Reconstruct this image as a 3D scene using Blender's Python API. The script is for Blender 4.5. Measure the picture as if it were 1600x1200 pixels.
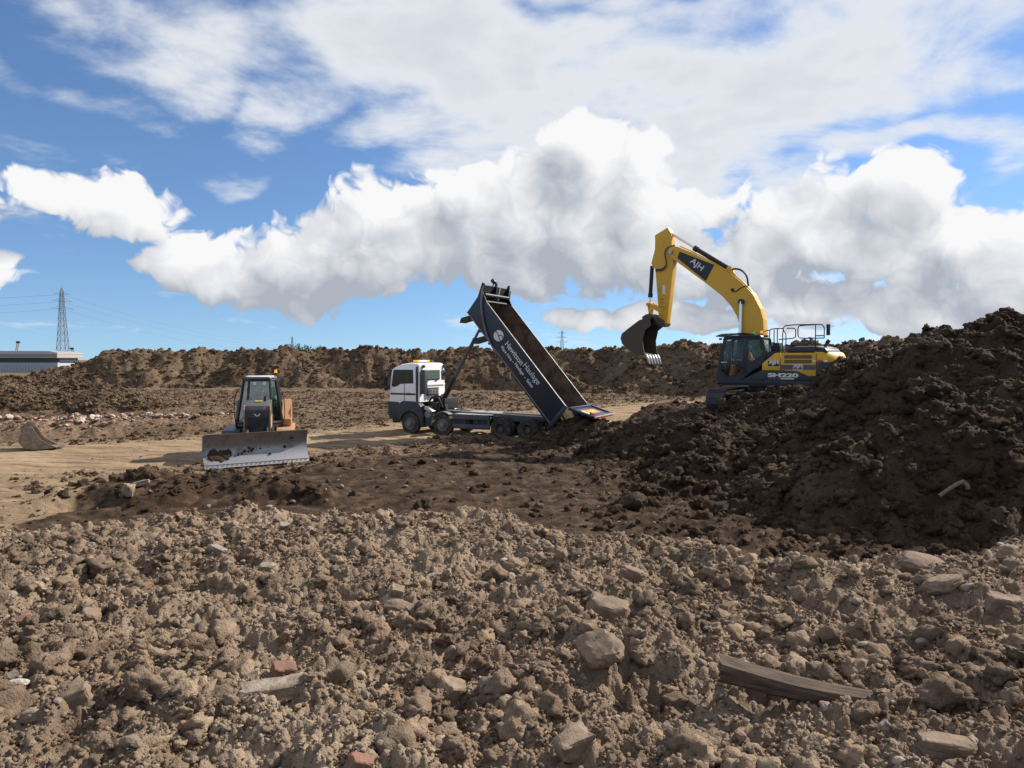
import bpy, bmesh, math, random
import numpy as np
from mathutils import Vector, Matrix, Euler, noise as mnoise

SC = bpy.context.scene
COL = SC.collection
for o in list(bpy.data.objects):
    bpy.data.objects.remove(o)

# ------------------------------------------------------------------ camera
cam_d = bpy.data.cameras.new('camera')
cam_d.sensor_width = 36.0
cam_d.lens = 36.0 * 1155.0 / 1600.0
cam_d.clip_start = 0.1
cam_d.clip_end = 9000.0
cam = bpy.data.objects.new('camera', cam_d)
COL.objects.link(cam)
cam.location = (0, 0, 3.6)
cam.rotation_euler = (math.radians(90 - 1.884), 0, 0)
SC.camera = cam

# ------------------------------------------------------------------ light
SUN_EL, SUN_AZ = math.radians(37), math.radians(60)      # azimuth clockwise from +Y
SUN = Vector((math.sin(SUN_AZ) * math.cos(SUN_EL), math.cos(SUN_AZ) * math.cos(SUN_EL), math.sin(SUN_EL)))
sun_d = bpy.data.lights.new('sun', 'SUN')
sun_d.energy = 5.0
sun_d.angle = math.radians(0.53)
sun_d.color = (1.0, 0.92, 0.80)
sun_o = bpy.data.objects.new('sun', sun_d)
COL.objects.link(sun_o)
sun_o.rotation_euler = (-SUN).to_track_quat('-Z', 'Y').to_euler()

vs = SC.view_settings
vs.view_transform = 'Standard'
vs.look = 'None'
vs.gamma = 1.0
vs.exposure = 0.52
vs.use_curve_mapping = False
SC.cycles.max_bounces = 6
SC.cycles.diffuse_bounces = 3
SC.cycles.glossy_bounces = 3
SC.cycles.transmission_bounces = 5
SC.cycles.transparent_max_bounces = 8


class NT:
    """small helper to write node trees as expressions"""
    def __init__(self, tree):
        self.t = tree

    def n(self, typ, ins=None, **props):
        nd = self.t.nodes.new(typ)
        for k, v in props.items():
            setattr(nd, k, v)
        for k, v in (ins or {}).items():
            s = nd.inputs[k]
            if isinstance(v, bpy.types.NodeSocket):
                self.t.links.new(v, s)
            elif v is not None:
                s.default_value = v
        return nd

    def m(self, op, a, b=None, c=None, clamp=False):
        nd = self.t.nodes.new('ShaderNodeMath')
        nd.operation = op
        nd.use_clamp = clamp
        for i, v in enumerate((a, b, c)):
            if v is None:
                continue
            if isinstance(v, bpy.types.NodeSocket):
                self.t.links.new(v, nd.inputs[i])
            else:
                nd.inputs[i].default_value = v
        return nd.outputs[0]

    def vm(self, op, a, b=None, out=0):
        nd = self.t.nodes.new('ShaderNodeVectorMath')
        nd.operation = op
        for i, v in enumerate((a, b)):
            if v is None:
                continue
            if isinstance(v, bpy.types.NodeSocket):
                self.t.links.new(v, nd.inputs[i])
            else:
                nd.inputs[i].default_value = v
        return nd.outputs[out]

    def scale(self, a, f):
        nd = self.t.nodes.new('ShaderNodeVectorMath')
        nd.operation = 'SCALE'
        self.t.links.new(a, nd.inputs[0])
        nd.inputs['Scale'].default_value = f
        return nd.outputs[0]

    def rng(self, v, a, b, c=0.0, d=1.0, smooth=True):
        nd = self.t.nodes.new('ShaderNodeMapRange')
        nd.interpolation_type = 'SMOOTHSTEP' if smooth else 'LINEAR'
        nd.clamp = True
        self.t.links.new(v, nd.inputs[0])
        for i, x in enumerate((a, b, c, d)):
            nd.inputs[i + 1].default_value = x
        return nd.outputs[0]

    def noise(self, vec, scale, detail=4.0, rough=0.5, dist=0.0, typ=None, dim='3D'):
        nd = self.n('ShaderNodeTexNoise', {'Vector': vec, 'Scale': scale, 'Detail': detail, 'Roughness': rough, 'Distortion': dist}, noise_dimensions=dim)
        if typ:
            nd.noise_type = typ
        return nd.outputs[0]

    def voro(self, vec, scale, smooth=None, feature='F1', out=0, rnd=1.0):
        nd = self.n('ShaderNodeTexVoronoi', {'Vector': vec, 'Scale': scale, 'Randomness': rnd}, feature=feature)
        if smooth is not None:
            nd.inputs['Smoothness'].default_value = smooth
        return nd.outputs[out]

    def mix(self, f, a, b, blend='MIX'):
        nd = self.t.nodes.new('ShaderNodeMix')
        nd.data_type = 'RGBA'
        nd.blend_type = blend
        for s, v in ((nd.inputs[0], f), (nd.inputs[6], a), (nd.inputs[7], b)):
            if isinstance(v, bpy.types.NodeSocket):
                self.t.links.new(v, s)
            elif isinstance(v, (int, float)):
                s.default_value = v
            else:
                s.default_value = (v[0], v[1], v[2], 1.0)
        return nd.outputs[2]


# ------------------------------------------------------------------ sky with clouds
world = bpy.data.worlds.new('World')
SC.world = world
world.use_nodes = True
wt = world.node_tree
wt.nodes.clear()
w = NT(wt)


def cloud_group(name, ellipses, kind, full=True):
    """a field over directions: soft masses placed in the sky, broken up by noise; > 0.5 is cloud"""
    g = bpy.data.node_groups.new(name, 'ShaderNodeTree')
    g.interface.new_socket('Vector', in_out='INPUT', socket_type='NodeSocketVector')
    g.interface.new_socket('Value', in_out='OUTPUT', socket_type='NodeSocketFloat')
    q = NT(g)
    gi = g.nodes.new('NodeGroupInput')
    go = g.nodes.new('NodeGroupOutput')
    d = q.vm('NORMALIZE', gi.outputs[0])
    sep = q.n('ShaderNodeSeparateXYZ', {0: d})
    az = q.m('ARCTAN2', sep.outputs[0], sep.outputs[1])
    el = q.m('ARCSINE', sep.outputs[2])
    # warp the outline of the masses
    wv = q.n('ShaderNodeTexNoise', {'Vector': d, 'Scale': 5.0, 'Detail': 2.0, 'Roughness': 0.5})
    wo = q.scale(q.vm('SUBTRACT', wv.outputs[1], (0.5, 0.5, 0.5)), 0.16 if kind == 'cum' else 0.22)
    uv = q.vm('ADD', q.n('ShaderNodeCombineXYZ', {0: az, 1: el}).outputs[0], wo)
    uv = q.vm('MULTIPLY', uv, (1, 1, 0))
    acc = None
    for (cx, cy, rx, ry, rot, amp) in ellipses:
        mp = q.n('ShaderNodeMapping', {'Vector': uv, 'Location': (cx, cy, 0), 'Rotation': (0, 0, math.radians(rot)), 'Scale': (rx, ry, 1)}, vector_type='TEXTURE')
        r = q.vm('LENGTH', mp.outputs[0], out=1)
        e = q.rng(r, 1.25, 0.25, 0.0, amp)
        acc = e if acc is None else q.m('SMOOTH_MAX', acc, e, 0.12)
    # away from the part of the sky in view the same mix of cloud and blue goes on
    out_az = q.rng(q.m('ABSOLUTE', az), 0.66, 0.95)
    out_el = q.rng(el, 0.50, 0.70)
    outm = q.m('MAXIMUM', out_az, out_el)
    gen = q.rng(q.noise(d, 2.3, 1.0, 0.5), 0.40, 0.62, 0.0, 0.95 if kind == 'cum' else 0.85)
    hz = q.rng(el, 0.02, 0.14)
    gen = q.m('MULTIPLY', gen, hz)
    acc = q.m('ADD', q.m('MULTIPLY', acc, q.m('SUBTRACT', 1.0, outm)), q.m('MULTIPLY', gen, outm))
    st = q.m('ADD', q.m('MAXIMUM', sep.outputs[2], -0.1), 1.0)
    S = q.n('ShaderNodeCombineXYZ', {0: q.m('DIVIDE', sep.outputs[0], st), 1: q.m('DIVIDE', sep.outputs[1], st)}).outputs[0]
    if kind == 'cum':
        wn = q.n('ShaderNodeTexNoise', {'Vector': S, 'Scale': 16.0, 'Detail': 2.0}, noise_dimensions='2D').outputs[1]
        Sw = q.vm('ADD', S, q.scale(q.vm('SUBTRACT', wn, (0.5, 0.5, 0.5)), 0.05))
        v1 = q.n('ShaderNodeTexVoronoi', {'Vector': Sw, 'Scale': 17.0}, voronoi_dimensions='2D').outputs[0]
        n1 = q.noise(Sw, 8.0, 7.0 if full else 2.5, 0.60, dim='2D')
        f = q.m('ADD', q.m('MULTIPLY', acc, 0.95), q.m('MULTIPLY', q.m('SUBTRACT', n1, 0.5), 1.0))
        f = q.m('ADD', f, q.m('MULTIPLY', q.m('SUBTRACT', 0.42, v1), 0.38))
        if full:
            v2 = q.n('ShaderNodeTexVoronoi', {'Vector': q.vm('ADD', Sw, q.scale(wn, 0.02)), 'Scale': 44.0}, voronoi_dimensions='2D').outputs[0]
            v3 = q.n('ShaderNodeTexVoronoi', {'Vector': q.vm('ADD', Sw, q.scale(wn, 0.03)), 'Scale': 105.0}, voronoi_dimensions='2D').outputs[0]
            f = q.m('ADD', f, q.m('MULTIPLY', q.m('SUBTRACT', 0.42, v2), 0.22))
            f = q.m('ADD', f, q.m('MULTIPLY', q.m('SUBTRACT', 0.42, v3), 0.10))
    else:
        # stratiform: noise laid out on a level plane overhead, so it streams towards the horizon
        zz = q.m('ADD', q.m('MAXIMUM', sep.outputs[2], 0.0), 0.16)
        pl = q.n('ShaderNodeCombineXYZ', {0: q.m('DIVIDE', sep.outputs[0], zz), 1: q.m('DIVIDE', sep.outputs[1], zz)}).outputs[0]
        n1 = q.noise(pl, 1.7, 7.0 if full else 3.0, 0.6, 0.4 if full else 0.0, dim='2D')
        n2 = q.noise(pl, 7.0, 4.0 if full else 1.0, 0.55, dim='2D')
        f = q.m('ADD', q.m('MULTIPLY', acc, 0.9), q.m('MULTIPLY', q.m('SUBTRACT', n1, 0.5), 1.25))
        f = q.m('ADD', f, q.m('MULTIPLY', q.m('SUBTRACT', n2, 0.5), 0.50))
    g.links.new(f, go.inputs[0])
    return g


# (azimuth, elevation, half-width, half-height, rotation deg, weight), radians
CUM = [(-0.53, 0.190, 0.130, 0.050, -2, 0.80), (-0.38, 0.135, 0.17, 0.060, 10, 0.80), (-0.20, 0.150, 0.22, 0.085, 10, 0.98),
       (-0.02, 0.165, 0.22, 0.105, 4, 1.0), (0.17, 0.190, 0.17, 0.125, 0, 1.0), (0.36, 0.150, 0.26, 0.100, 0, 1.0),
       (0.56, 0.125, 0.20, 0.075, -4, 0.85), (0.22, 0.065, 0.24, 0.030, 0, 0.78), (0.48, 0.060, 0.24, 0.042, 0, 0.80),
       (0.10, 0.255, 0.09, 0.06, 0, 0.85), (-0.60, 0.130, 0.05, 0.03, 0, 0.6), (-0.57, 0.105, 0.06, 0.03, 20, 0.5)]
HIGH = [(0.42, 0.055, 0.36, 0.05, 0, 0.62), (0.0, 0.035, 0.3, 0.02, 0, 0.35), (-0.20, 0.375, 0.20, 0.075, -10, 0.86), (0.02, 0.345, 0.36, 0.095, -12, 0.95), (0.28, 0.330, 0.42, 0.125, 0, 1.0), (0.05, 0.270, 0.28, 0.085, 0, 0.95), (-0.43, 0.375, 0.24, 0.085, -6, 0.74), (-0.30, 0.300, 0.16, 0.05, 20, 0.5), (0.30, 0.43, 0.5, 0.05, 0, 0.75),
        (-0.10, 0.440, 0.26, 0.07, 0, 0.92), (0.50, 0.395, 0.22, 0.09, 0, 0.85), (0.42, 0.235, 0.26, 0.035, -4, 0.75), (-0.36, 0.235, 0.095, 0.022, 0, 0.58), (-0.50, 0.295, 0.16, 0.04, 0, 0.42),
        (0.60, 0.30, 0.10, 0.05, 0, 0.6)]
g_cum = cloud_group('cumulus', CUM, 'cum')
g_cum_low = cloud_group('cumulus_soft', CUM, 'cum', False)
g_high = cloud_group('high_cloud', HIGH, 'high')

tc = w.n('ShaderNodeTexCoord')
D = w.vm('NORMALIZE', tc.outputs['Generated'])
sky_v = w.vm('NORMALIZE', w.vm('ADD', D, (0.0, 0.0, 0.075)))      # keeps the yellow haze line below the horizon
sky = w.n('ShaderNodeTexSky', {'Vector': sky_v}, sky_type='NISHITA', sun_disc=False, sun_elevation=SUN_EL, sun_rotation=SUN_AZ,
          altitude=0.0, air_density=1.0, dust_density=0.1, ozone_density=3.0)


def field(grp, vec):
    nd = wt.nodes.new('ShaderNodeGroup')
    nd.node_tree = grp
    wt.links.new(vec, nd.inputs[0])
    return nd.outputs[0]


f0 = field(g_cum, D)
f1 = field(g_cum_low, w.vm('ADD', D, (0.030, 0.0, 0.045)))      # a little way towards the sun
h0 = field(g_high, D)
cum_a = w.rng(f0, 0.40, 0.57)
cum_l = w.m('MULTIPLY', w.m('SUBTRACT', f0, f1), 1.75)
thick = w.rng(f0, 0.5, 1.15)
elv = w.m('ARCSINE', w.n('ShaderNodeSeparateXYZ', {0: D}).outputs[2])
cum_l = w.m('ADD', w.m('SUBTRACT', w.m('ADD', cum_l, 0.57), w.m('MULTIPLY', thick, 0.26)), w.rng(elv, 0.05, 0.30, -0.16, 0.14, False))
cum_l = w.rng(cum_l, 0.02, 1.18, smooth=False)
high_a = w.m('MULTIPLY', w.rng(h0, 0.20, 0.80), 0.95)
high_l = w.rng(h0, 1.25, 0.5, 0.35, 1.0)
K = 0.92
sky_col = w.mix(1.0, sky.outputs[0], (0.93, 1.08, 1.24), 'MULTIPLY')
c_high = w.mix(high_l, (5.6 * K, 6.0 * K, 6.7 * K), (8.3 * K, 8.5 * K, 8.8 * K))
c_cum = w.mix(cum_l, (4.1 * K, 4.5 * K, 5.2 * K), (9.2 * K, 9.2 * K, 9.3 * K))
colr = w.mix(high_a, sky_col, c_high)
colr = w.mix(cum_a, colr, c_cum)
# below the horizon there is only the ground's own colour
zsep = w.n('ShaderNodeSeparateXYZ', {0: D})
colr = w.mix(w.rng(zsep.outputs[2], -0.002, -0.05), colr, (1.0, 0.8, 0.6))
bg = w.n('ShaderNodeBackground', {'Color': colr, 'Strength': 0.078})
wo_ = w.n('ShaderNodeOutputWorld', {'Surface': bg.outputs[0]})
world.cycles.sampling_method = 'MANUAL'
world.cycles.sample_map_resolution = 512
# ------------------------------------------------------------------ helpers: tagging
def tag(o, label=None, cat=None, group=None, kind=None):
    if label: o['label'] = label
    if cat: o['category'] = cat
    if group: o['group'] = group
    if kind: o['kind'] = kind
    return o


# ------------------------------------------------------------------ numpy noise
def h01(ix, iy, seed):
    n = (ix.astype(np.int64) * 374761393 + iy.astype(np.int64) * 668265263 + seed * 1274126177) & 0xffffffff
    n = ((n ^ (n >> 13)) * 1274126177) & 0xffffffff
    n = ((n ^ (n >> 16)) * 2246822519) & 0xffffffff
    return ((n ^ (n >> 15)) & 0xffffff).astype(np.float32) / np.float32(0x1000000)


def perlin(x, y, seed=0):
    xi = np.floor(x); yi = np.floor(y)
    fx = (x - xi).astype(np.float32); fy = (y - yi).astype(np.float32)
    xi = xi.astype(np.int64); yi = yi.astype(np.int64)
    u = fx * fx * fx * (fx * (fx * 6 - 15) + 10); v = fy * fy * fy * (fy * (fy * 6 - 15) + 10)

    def g(ax, ay, dx, dy):
        a = h01(ax, ay, seed) * 6.2831853
        return np.cos(a) * dx + np.sin(a) * dy
    n00 = g(xi, yi, fx, fy); n10 = g(xi + 1, yi, fx - 1, fy)
    n01 = g(xi, yi + 1, fx, fy - 1); n11 = g(xi + 1, yi + 1, fx - 1, fy - 1)
    return ((n00 * (1 - u) + n10 * u) * (1 - v) + (n01 * (1 - u) + n11 * u) * v) * 1.4


def fbm(x, y, octaves=4, seed=0, gain=0.5):
    s = 0; a = 1.0
    for i in range(octaves):
        s = s + a * perlin(x, y, seed + i * 17)
        x = x * 2.03 + 11.3; y = y * 2.03 - 7.7; a *= gain
    return s


def clods(x, y, seed=0, fill=0.75):
    """lumps of soil: rounded bumps of uneven size and height, one to a cell"""
    wx = x + 0.22 * perlin(x * 2.1, y * 2.1, seed + 5); wy = y + 0.22 * perlin(x * 2.1 + 9, y * 2.1 + 4, seed + 6)
    xi = np.floor(wx).astype(np.int64); yi = np.floor(wy).astype(np.int64)
    best = np.zeros(x.shape, np.float32)
    for dx in (-1, 0, 1):
        for dy in (-1, 0, 1):
            cx = xi + dx; cy = yi + dy
            r1 = h01(cx, cy, seed); r2 = h01(cx, cy, seed + 1); r3 = h01(cx, cy, seed + 2)
            px = cx + 0.15 + 0.7 * r1 - wx; py = cy + 0.15 + 0.7 * r2 - wy
            rad = 0.28 + 0.42 * r3 * r3 + 0.1 * r1
            t = 1.0 - (px * px + py * py) / (rad * rad)
            b = np.sqrt(np.maximum(t, 0)) * rad * (0.45 + 0.75 * r2)
            b = np.where(h01(cx, cy, seed + 3) < fill, b, 0)
            best = np.maximum(best, b)
    return best


def sstep(a, b, x):
    t = np.clip((x - a) / (b - a), 0, 1)
    return t * t * (3 - 2 * t)


def smax(a, b, k=0.25):
    h = np.clip(0.5 + 0.5 * (a - b) / k, 0, 1)
    return b * (1 - h) + a * h + k * h * (1 - h)


def ridge(x, y, pts, slope):
    """a tipped heap: the highest of the cones standing along a line of (x, y, z)"""
    best = np.full(x.shape, -50.0)
    for (ax, ay, az), (bx, by, bz) in zip(pts[:-1], pts[1:]):
        L2 = (bx - ax) ** 2 + (by - ay) ** 2
        t = np.clip(((x - ax) * (bx - ax) + (y - ay) * (by - ay)) / L2, 0, 1)
        d = np.hypot(x - ax - t * (bx - ax), y - ay - t * (by - ay))
        best = np.maximum(best, az + t * (bz - az) - slope * (np.sqrt(d * d + 0.16) - 0.4))
    return best


# ------------------------------------------------------------------ the lie of the land (metres, site level = 0)
def base_z(x, y):
    z = 1.15 * sstep(38, 76, y) + 0.25 * sstep(-6, -30, x) * sstep(28, 45, y)
    # platform the excavator stands on
    dx = (x - 10.2) / 5.2; dy = (y - 30.6) / 4.6
    z = z + 1.53 * (1 - sstep(0.75, 1.5, np.hypot(dx, dy)))
    return z


def track_mask(x, y):
    """the dry haul road: from the left foreground past the dozer and behind the truck to the excavator"""
    cl = np.interp(x, [-40, -20, -12, -6, 0, 8, 16, 40], [20.5, 25.0, 29.5, 35.5, 41.5, 47.0, 50.0, 55.0])
    wd = np.interp(x, [-40, -20, -8, 4, 16, 40], [6.4, 6.4, 6.0, 6.4, 6.6, 7.5])
    n = 1.3 * fbm(x * 0.22, y * 0.22, 3, 71)
    m = 1 - sstep(0.65, 1.25, np.abs(y - cl + n) / wd)
    # trodden gravel at the near left
    return np.maximum(m, 0.72 * sstep(-8.0, -10.5, x + 0.4 * n) * sstep(11, 13, y) * sstep(24, 21, y))


def dark_mask(x, y):
    """moist freshly tipped soil spread by the dozer"""
    n = 1.7 * fbm(x * 0.3, y * 0.3, 4, 33)
    a = np.interp(y, [8, 14, 18, 20, 24, 28, 33], [-10.5, -11.0, -11.5, -10.5, -8.0, -4.5, -2.0])
    far = np.interp(x, [-10, -6, -2, 2, 12], [22.5, 25.5, 30.5, 33.5, 37])
    return sstep(-0.6, 0.8, x - a + n) * sstep(1.0, -1.0, y - far + n)


def ground_z(x, y, fine=True):
    z = base_z(x, y)
    tr = track_mask(x, y); dk = dark_mask(x, y)
    # dozer windrow and the edge of the spread soil
    z = smax(z, ridge(x, y, [(-11.4, 18.0, 0.25), (-9.6, 19.2, 0.66), (-7.4, 19.4, 0.55), (-5.2, 18.8, 0.4)], 0.5) + 0.18 * fbm(x * 1.2, y * 1.2, 3, 3), 0.2)
    # bank along the brick rubble, left
    z = smax(z, ridge(x, y, [(-40, 31.0, 0.85), (-23.0, 33.0, 0.9), (-19, 35.0, 0.85), (-14.5, 38.5, 0.65), (-12.5, 40.5, 0.3)], 0.75) + 0.14 * fbm(x * 0.9, y * 0.9, 3, 8), 0.2)
    # ruts along the road
    rut = np.sin((y - np.interp(x, [-40, -20, -12, -6, 0, 8, 16, 40], [20.5, 25.0, 29.5, 35.5, 41.5, 47.0, 50.0, 55.0])) * 3.3 + 1.6 * fbm(x * 0.10, y * 0.10, 2, 21))
    z = z + tr * 0.05 * rut + 0.10 * fbm(x * 0.16, y * 0.16, 3, 44)
    # track marks of the machines on the soft soil
    tm = np.sin(x * 0.9 + y * 2.6 + 2.0 * fbm(x * 0.12, y * 0.12, 2, 61))
    z = z + dk * (0.045 * tm)
    if fine:
        rough = np.clip(1 - 0.9 * tr, 0, 1) * (0.85 - 0.25 * dk + 0.7 * dk * sstep(1.0, 4.0, x + 0.15 * (y - 20)))
        far = sstep(9, 60, y)
        z = z + rough * (0.09 * fbm(x * 1.1, y * 1.1, 3, 12) + 0.22 * clods(x / 0.9, y / 0.9, 100, 0.35) * (0.35 + 0.65 * sstep(-0.1, 0.4, fbm(x * 0.4, y * 0.4, 2, 55)))
                         + 0.20 * 0.42 * clods(x / 0.42, y / 0.42, 110, 0.5) + 0.2 * clods(x / 0.2, y / 0.2, 120, 0.55) * 0.42)
        z = z + 0.022 * fbm(x * 3.1, y * 3.1, 2, 90)
    return z


CREST_PX = [-900, -500, 0, 100, 270, 420, 560, 640, 720, 800, 870, 940, 1000, 1110, 1200, 1300, 1400, 1500, 1600, 2100, 2500]
CREST_Y = [7.6, 7.6, 7.6, 7.9, 8.4, 8.8, 8.6, 8.9, 9.0, 8.3, 7.5, 7.0, 7.2, 6.8, 6.4, 6.4, 6.6, 6.5, 6.9, 6.8, 6.8]


def fore_z(x, y, fine=True):
    a = 800 + 1155 * x / np.maximum(y, 0.4)
    cy = np.interp(a, CREST_PX, CREST_Y) + 0.25 * perlin(x * 0.9, y * 0.9, 4)
    r = np.hypot(x, y)
    top = 1.95 - 0.05 * np.clip(y - 3, 0, 5) + 0.10 * fbm(x * 0.45, y * 0.45, 3, 14)
    z = top - 2.6 * sstep(0, 4.6, y - cy) - 0.02
    z = np.where(y < 1.0, np.minimum(z, 1.95 + 0.1 * fbm(x * 0.45, y * 0.45, 3, 14)), z)
    if fine:
        m = 0.55 + 0.7 * sstep(-0.35, 0.5, fbm(x * 0.8, y * 0.8, 2, 77))
        z = z + 0.07 * fbm(x * 1.5, y * 1.5, 3, 15)
        c1 = clods(x / 0.62, y / 0.62, 200, 0.55); c2 = clods(x / 0.27 + 3, y / 0.27, 210, 0.62)
        c3 = clods(x / 0.12, y / 0.12 + 5, 220, 0.72); c4 = clods(x / 0.055, y / 0.055, 230, 0.75)
        z = z + m * (0.13 * c1 + 0.085 * c2) + 0.078 * c3 + 0.048 * c4
        z = z + 0.042 * fbm(x * 6, y * 6, 4, 18, 0.62) + 0.009 * perlin(x * 45, y * 45, 19)
    return z


HEAP = [[(16.5, 19.5, 4.6), (13.6, 20.2, 5.05), (12.6, 20.0, 4.95), (11.6, 21.2, 4.3), (10.5, 22.4, 3.45), (9.7, 23.8, 2.7), (8.8, 24.8, 2.5), (7.6, 25.4, 2.15), (5.9, 26.4, 1.75), (4.7, 27.6, 1.30)],
        [(4.7, 27.6, 1.30), (4.5, 29.8, 1.15), (3.7, 32.1, 1.35), (2.5, 33.3, 1.25)],
        [(8.7, 27.0, 2.55), (10.6, 26.4, 3.0), (11.6, 24.5, 3.3)],
        [(13.6, 20.2, 5.0), (15.0, 27.0, 4.4), (18.0, 36.0, 4.2)],
        [(6.6, 17.8, 1.2), (8.6, 18.8, 2.2), (11.0, 20.0, 3.8)],
        [(1.6, 17.6, 0.25), (3.6, 18.6, 0.6), (5.6, 21.0, 1.25), (6.8, 24.0, 1.9)]]


def heap_z(x, y, fine=True):
    wx = x + 0.7 * fbm(x * 0.35, y * 0.35, 3, 301); wy = y + 0.7 * fbm(x * 0.35 + 40, y * 0.35, 3, 302)
    z = None
    for pl in HEAP:
        h = ridge(wx, wy, pl, 0.62) - 0.42
        z = h if z is None else smax(z, h, 0.35)
    if fine:
        up = sstep(-0.4, 0.6, z)
        m = (0.5 + 0.8 * sstep(-0.4, 0.5, fbm(x * 0.35, y * 0.35, 2, 305))) * (0.35 + 0.65 * up)
        z = z + 0.16 * fbm(x * 0.7, y * 0.7, 4, 306)
        z = z + m * (0.52 * clods(x / 1.3, y / 1.3, 310, 0.5) + 0.30 * clods(x / 0.62, y / 0.62, 320, 0.6)) + 0.21 * clods(x / 0.3, y / 0.3, 330, 0.7) * (0.5 + 0.5 * up) + 0.10 * clods(x / 0.15, y / 0.15, 340, 0.7)
        z = z + 0.03 * fbm(x * 4.2, y * 4.2, 2, 308)
    return z


BANK = [[(-44.5, 68.0, 1.3), (-41.5, 68.5, 3.3), (-38.0, 69.0, 4.4), (-32, 70, 4.75), (-10, 72, 4.75), (5, 70, 4.8), (14, 66, 5.0), (19.5, 64, 5.3), (24, 64, 5.0), (34, 62, 5.6), (60, 60, 5.6)]]
MOUND = [[(-48, 50, 3.4), (-34.5, 51.0, 2.9), (-31, 50.5, 2.35), (-27.5, 49.5, 1.7), (-24.0, 48.5, 1.2)], [(-28.5, 47.0, 0.9), (-25.5, 46.6, 1.35), (-23.0, 46.5, 0.7)]]


def bank_z(x, y, fine=True):
    z = ridge(x + 1.2 * fbm(x * 0.2, y * 0.2, 3, 401), y + 1.6 * fbm(x * 0.2 + 31, y * 0.2, 3, 402), BANK[0], 0.66)
    z = z - 0.35
    if fine:
        z = z + 0.32 * fbm(x * 0.4, y * 0.4, 4, 403) + 0.55 * clods(x / 1.7, y / 1.7, 410, 0.55) + 0.36 * clods(x / 0.8, y / 0.8, 420, 0.65) + 0.2 * clods(x / 0.4, y / 0.4, 430, 0.65)
    return z


def mound_z(x, y, fine=True):
    wx = x + 0.9 * fbm(x * 0.3, y * 0.3, 3, 501); wy = y + 0.9 * fbm(x * 0.3 + 31, y * 0.3, 3, 502)
    z = smax(ridge(wx, wy, MOUND[0], 0.36), ridge(wx, wy, MOUND[1], 0.6), 0.3)
    if fine:
        z = z + 0.2 * fbm(x * 0.5, y * 0.5, 4, 503) + 0.34 * clods(x / 1.1, y / 1.1, 510, 0.5) + 0.22 * clods(x / 0.5, y / 0.5, 520, 0.6)
    return z


def z_at(x, y):
    """height of whatever earth lies on top at one spot"""
    X = np.array([float(x)]); Y = np.array([float(y)])
    z = max(ground_z(X, Y)[0], heap_z(X, Y)[0], mound_z(X, Y)[0])
    if math.hypot(x, y) < 16:
        z = max(z, fore_z(X, Y)[0])
    return float(z)


# ------------------------------------------------------------------ meshes of the land
def mesh_np(name, co, quads, mat, attrs=None, smooth=True):
    me = bpy.data.meshes.new(name)
    nv, nf = len(co), len(quads)
    me.vertices.add(nv)
    me.vertices.foreach_set('co', np.ascontiguousarray(co, np.float32).ravel())
    me.loops.add(nf * 4)
    me.polygons.add(nf)
    me.loops.foreach_set('vertex_index', np.ascontiguousarray(quads, np.int32).ravel())
    me.polygons.foreach_set('loop_start', np.arange(0, nf * 4, 4, dtype=np.int32))
    me.polygons.foreach_set('use_smooth', np.full(nf, smooth))
    me.update(calc_edges=True)
    for k, v in (attrs or {}).items():
        at = me.attributes.new(k, 'FLOAT', 'POINT')
        at.data.foreach_set('value', np.ascontiguousarray(v, np.float32))
    me.materials.append(mat)
    o = bpy.data.objects.new(name, me)
    COL.objects.link(o)
    return o


def polar(a0, a1, na, r0, r1, nr):
    """a fan of vertices about the viewpoint: fine where the land is near, coarse far away"""
    a = np.radians(np.linspace(a0, a1, na))
    r = np.exp(np.linspace(math.log(r0), math.log(r1), nr))
    A, R = np.meshgrid(a, r)
    return R * np.sin(A), R * np.cos(A)


def grid_quads(nr, na, keep=None):
    i = np.arange(nr * na).reshape(nr, na)
    q = np.stack([i[:-1, :-1], i[:-1, 1:], i[1:, 1:], i[1:, :-1]], -1).reshape(-1, 4)
    if keep is not None:
        k = keep.reshape(nr, na)
        kk = (k[:-1, :-1] | k[:-1, 1:] | k[1:, 1:] | k[1:, :-1]).reshape(-1)
        q = q[kk]
    # faces wind upward
    return q[:, ::-1]


def land(name, X, Y, Z, mat, keep=None, attrs=None):
    nr, na = X.shape
    q = grid_quads(nr, na, keep)
    used = np.unique(q)
    remap = np.full(nr * na, -1, np.int64)
    remap[used] = np.arange(len(used))
    co = np.stack([X.ravel(), Y.ravel(), Z.ravel()], -1)[used]
    at = {k: v.ravel()[used] for k, v in (attrs or {}).items()}
    o = mesh_np(name, co, remap[q], mat, at)
    return o, co


# ------------------------------------------------------------------ soil materials
def new_mat(name):
    m = bpy.data.materials.new(name)
    m.use_nodes = True
    m.node_tree.nodes.clear()
    return m, NT(m.node_tree)


def finish(q, bsdf):
    q.n('ShaderNodeOutputMaterial', {'Surface': bsdf.outputs[0]})


def ramp(q, fac, stops):
    nd = q.n('ShaderNodeValToRGB', {'Fac': fac})
    el = nd.color_ramp.elements
    while len(el) < len(stops):
        el.new(0.5)
    for e, (p, c) in zip(el, stops):
        e.position = p
        e.color = (c[0], c[1], c[2], 1)
    return nd.outputs[0]


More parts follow.
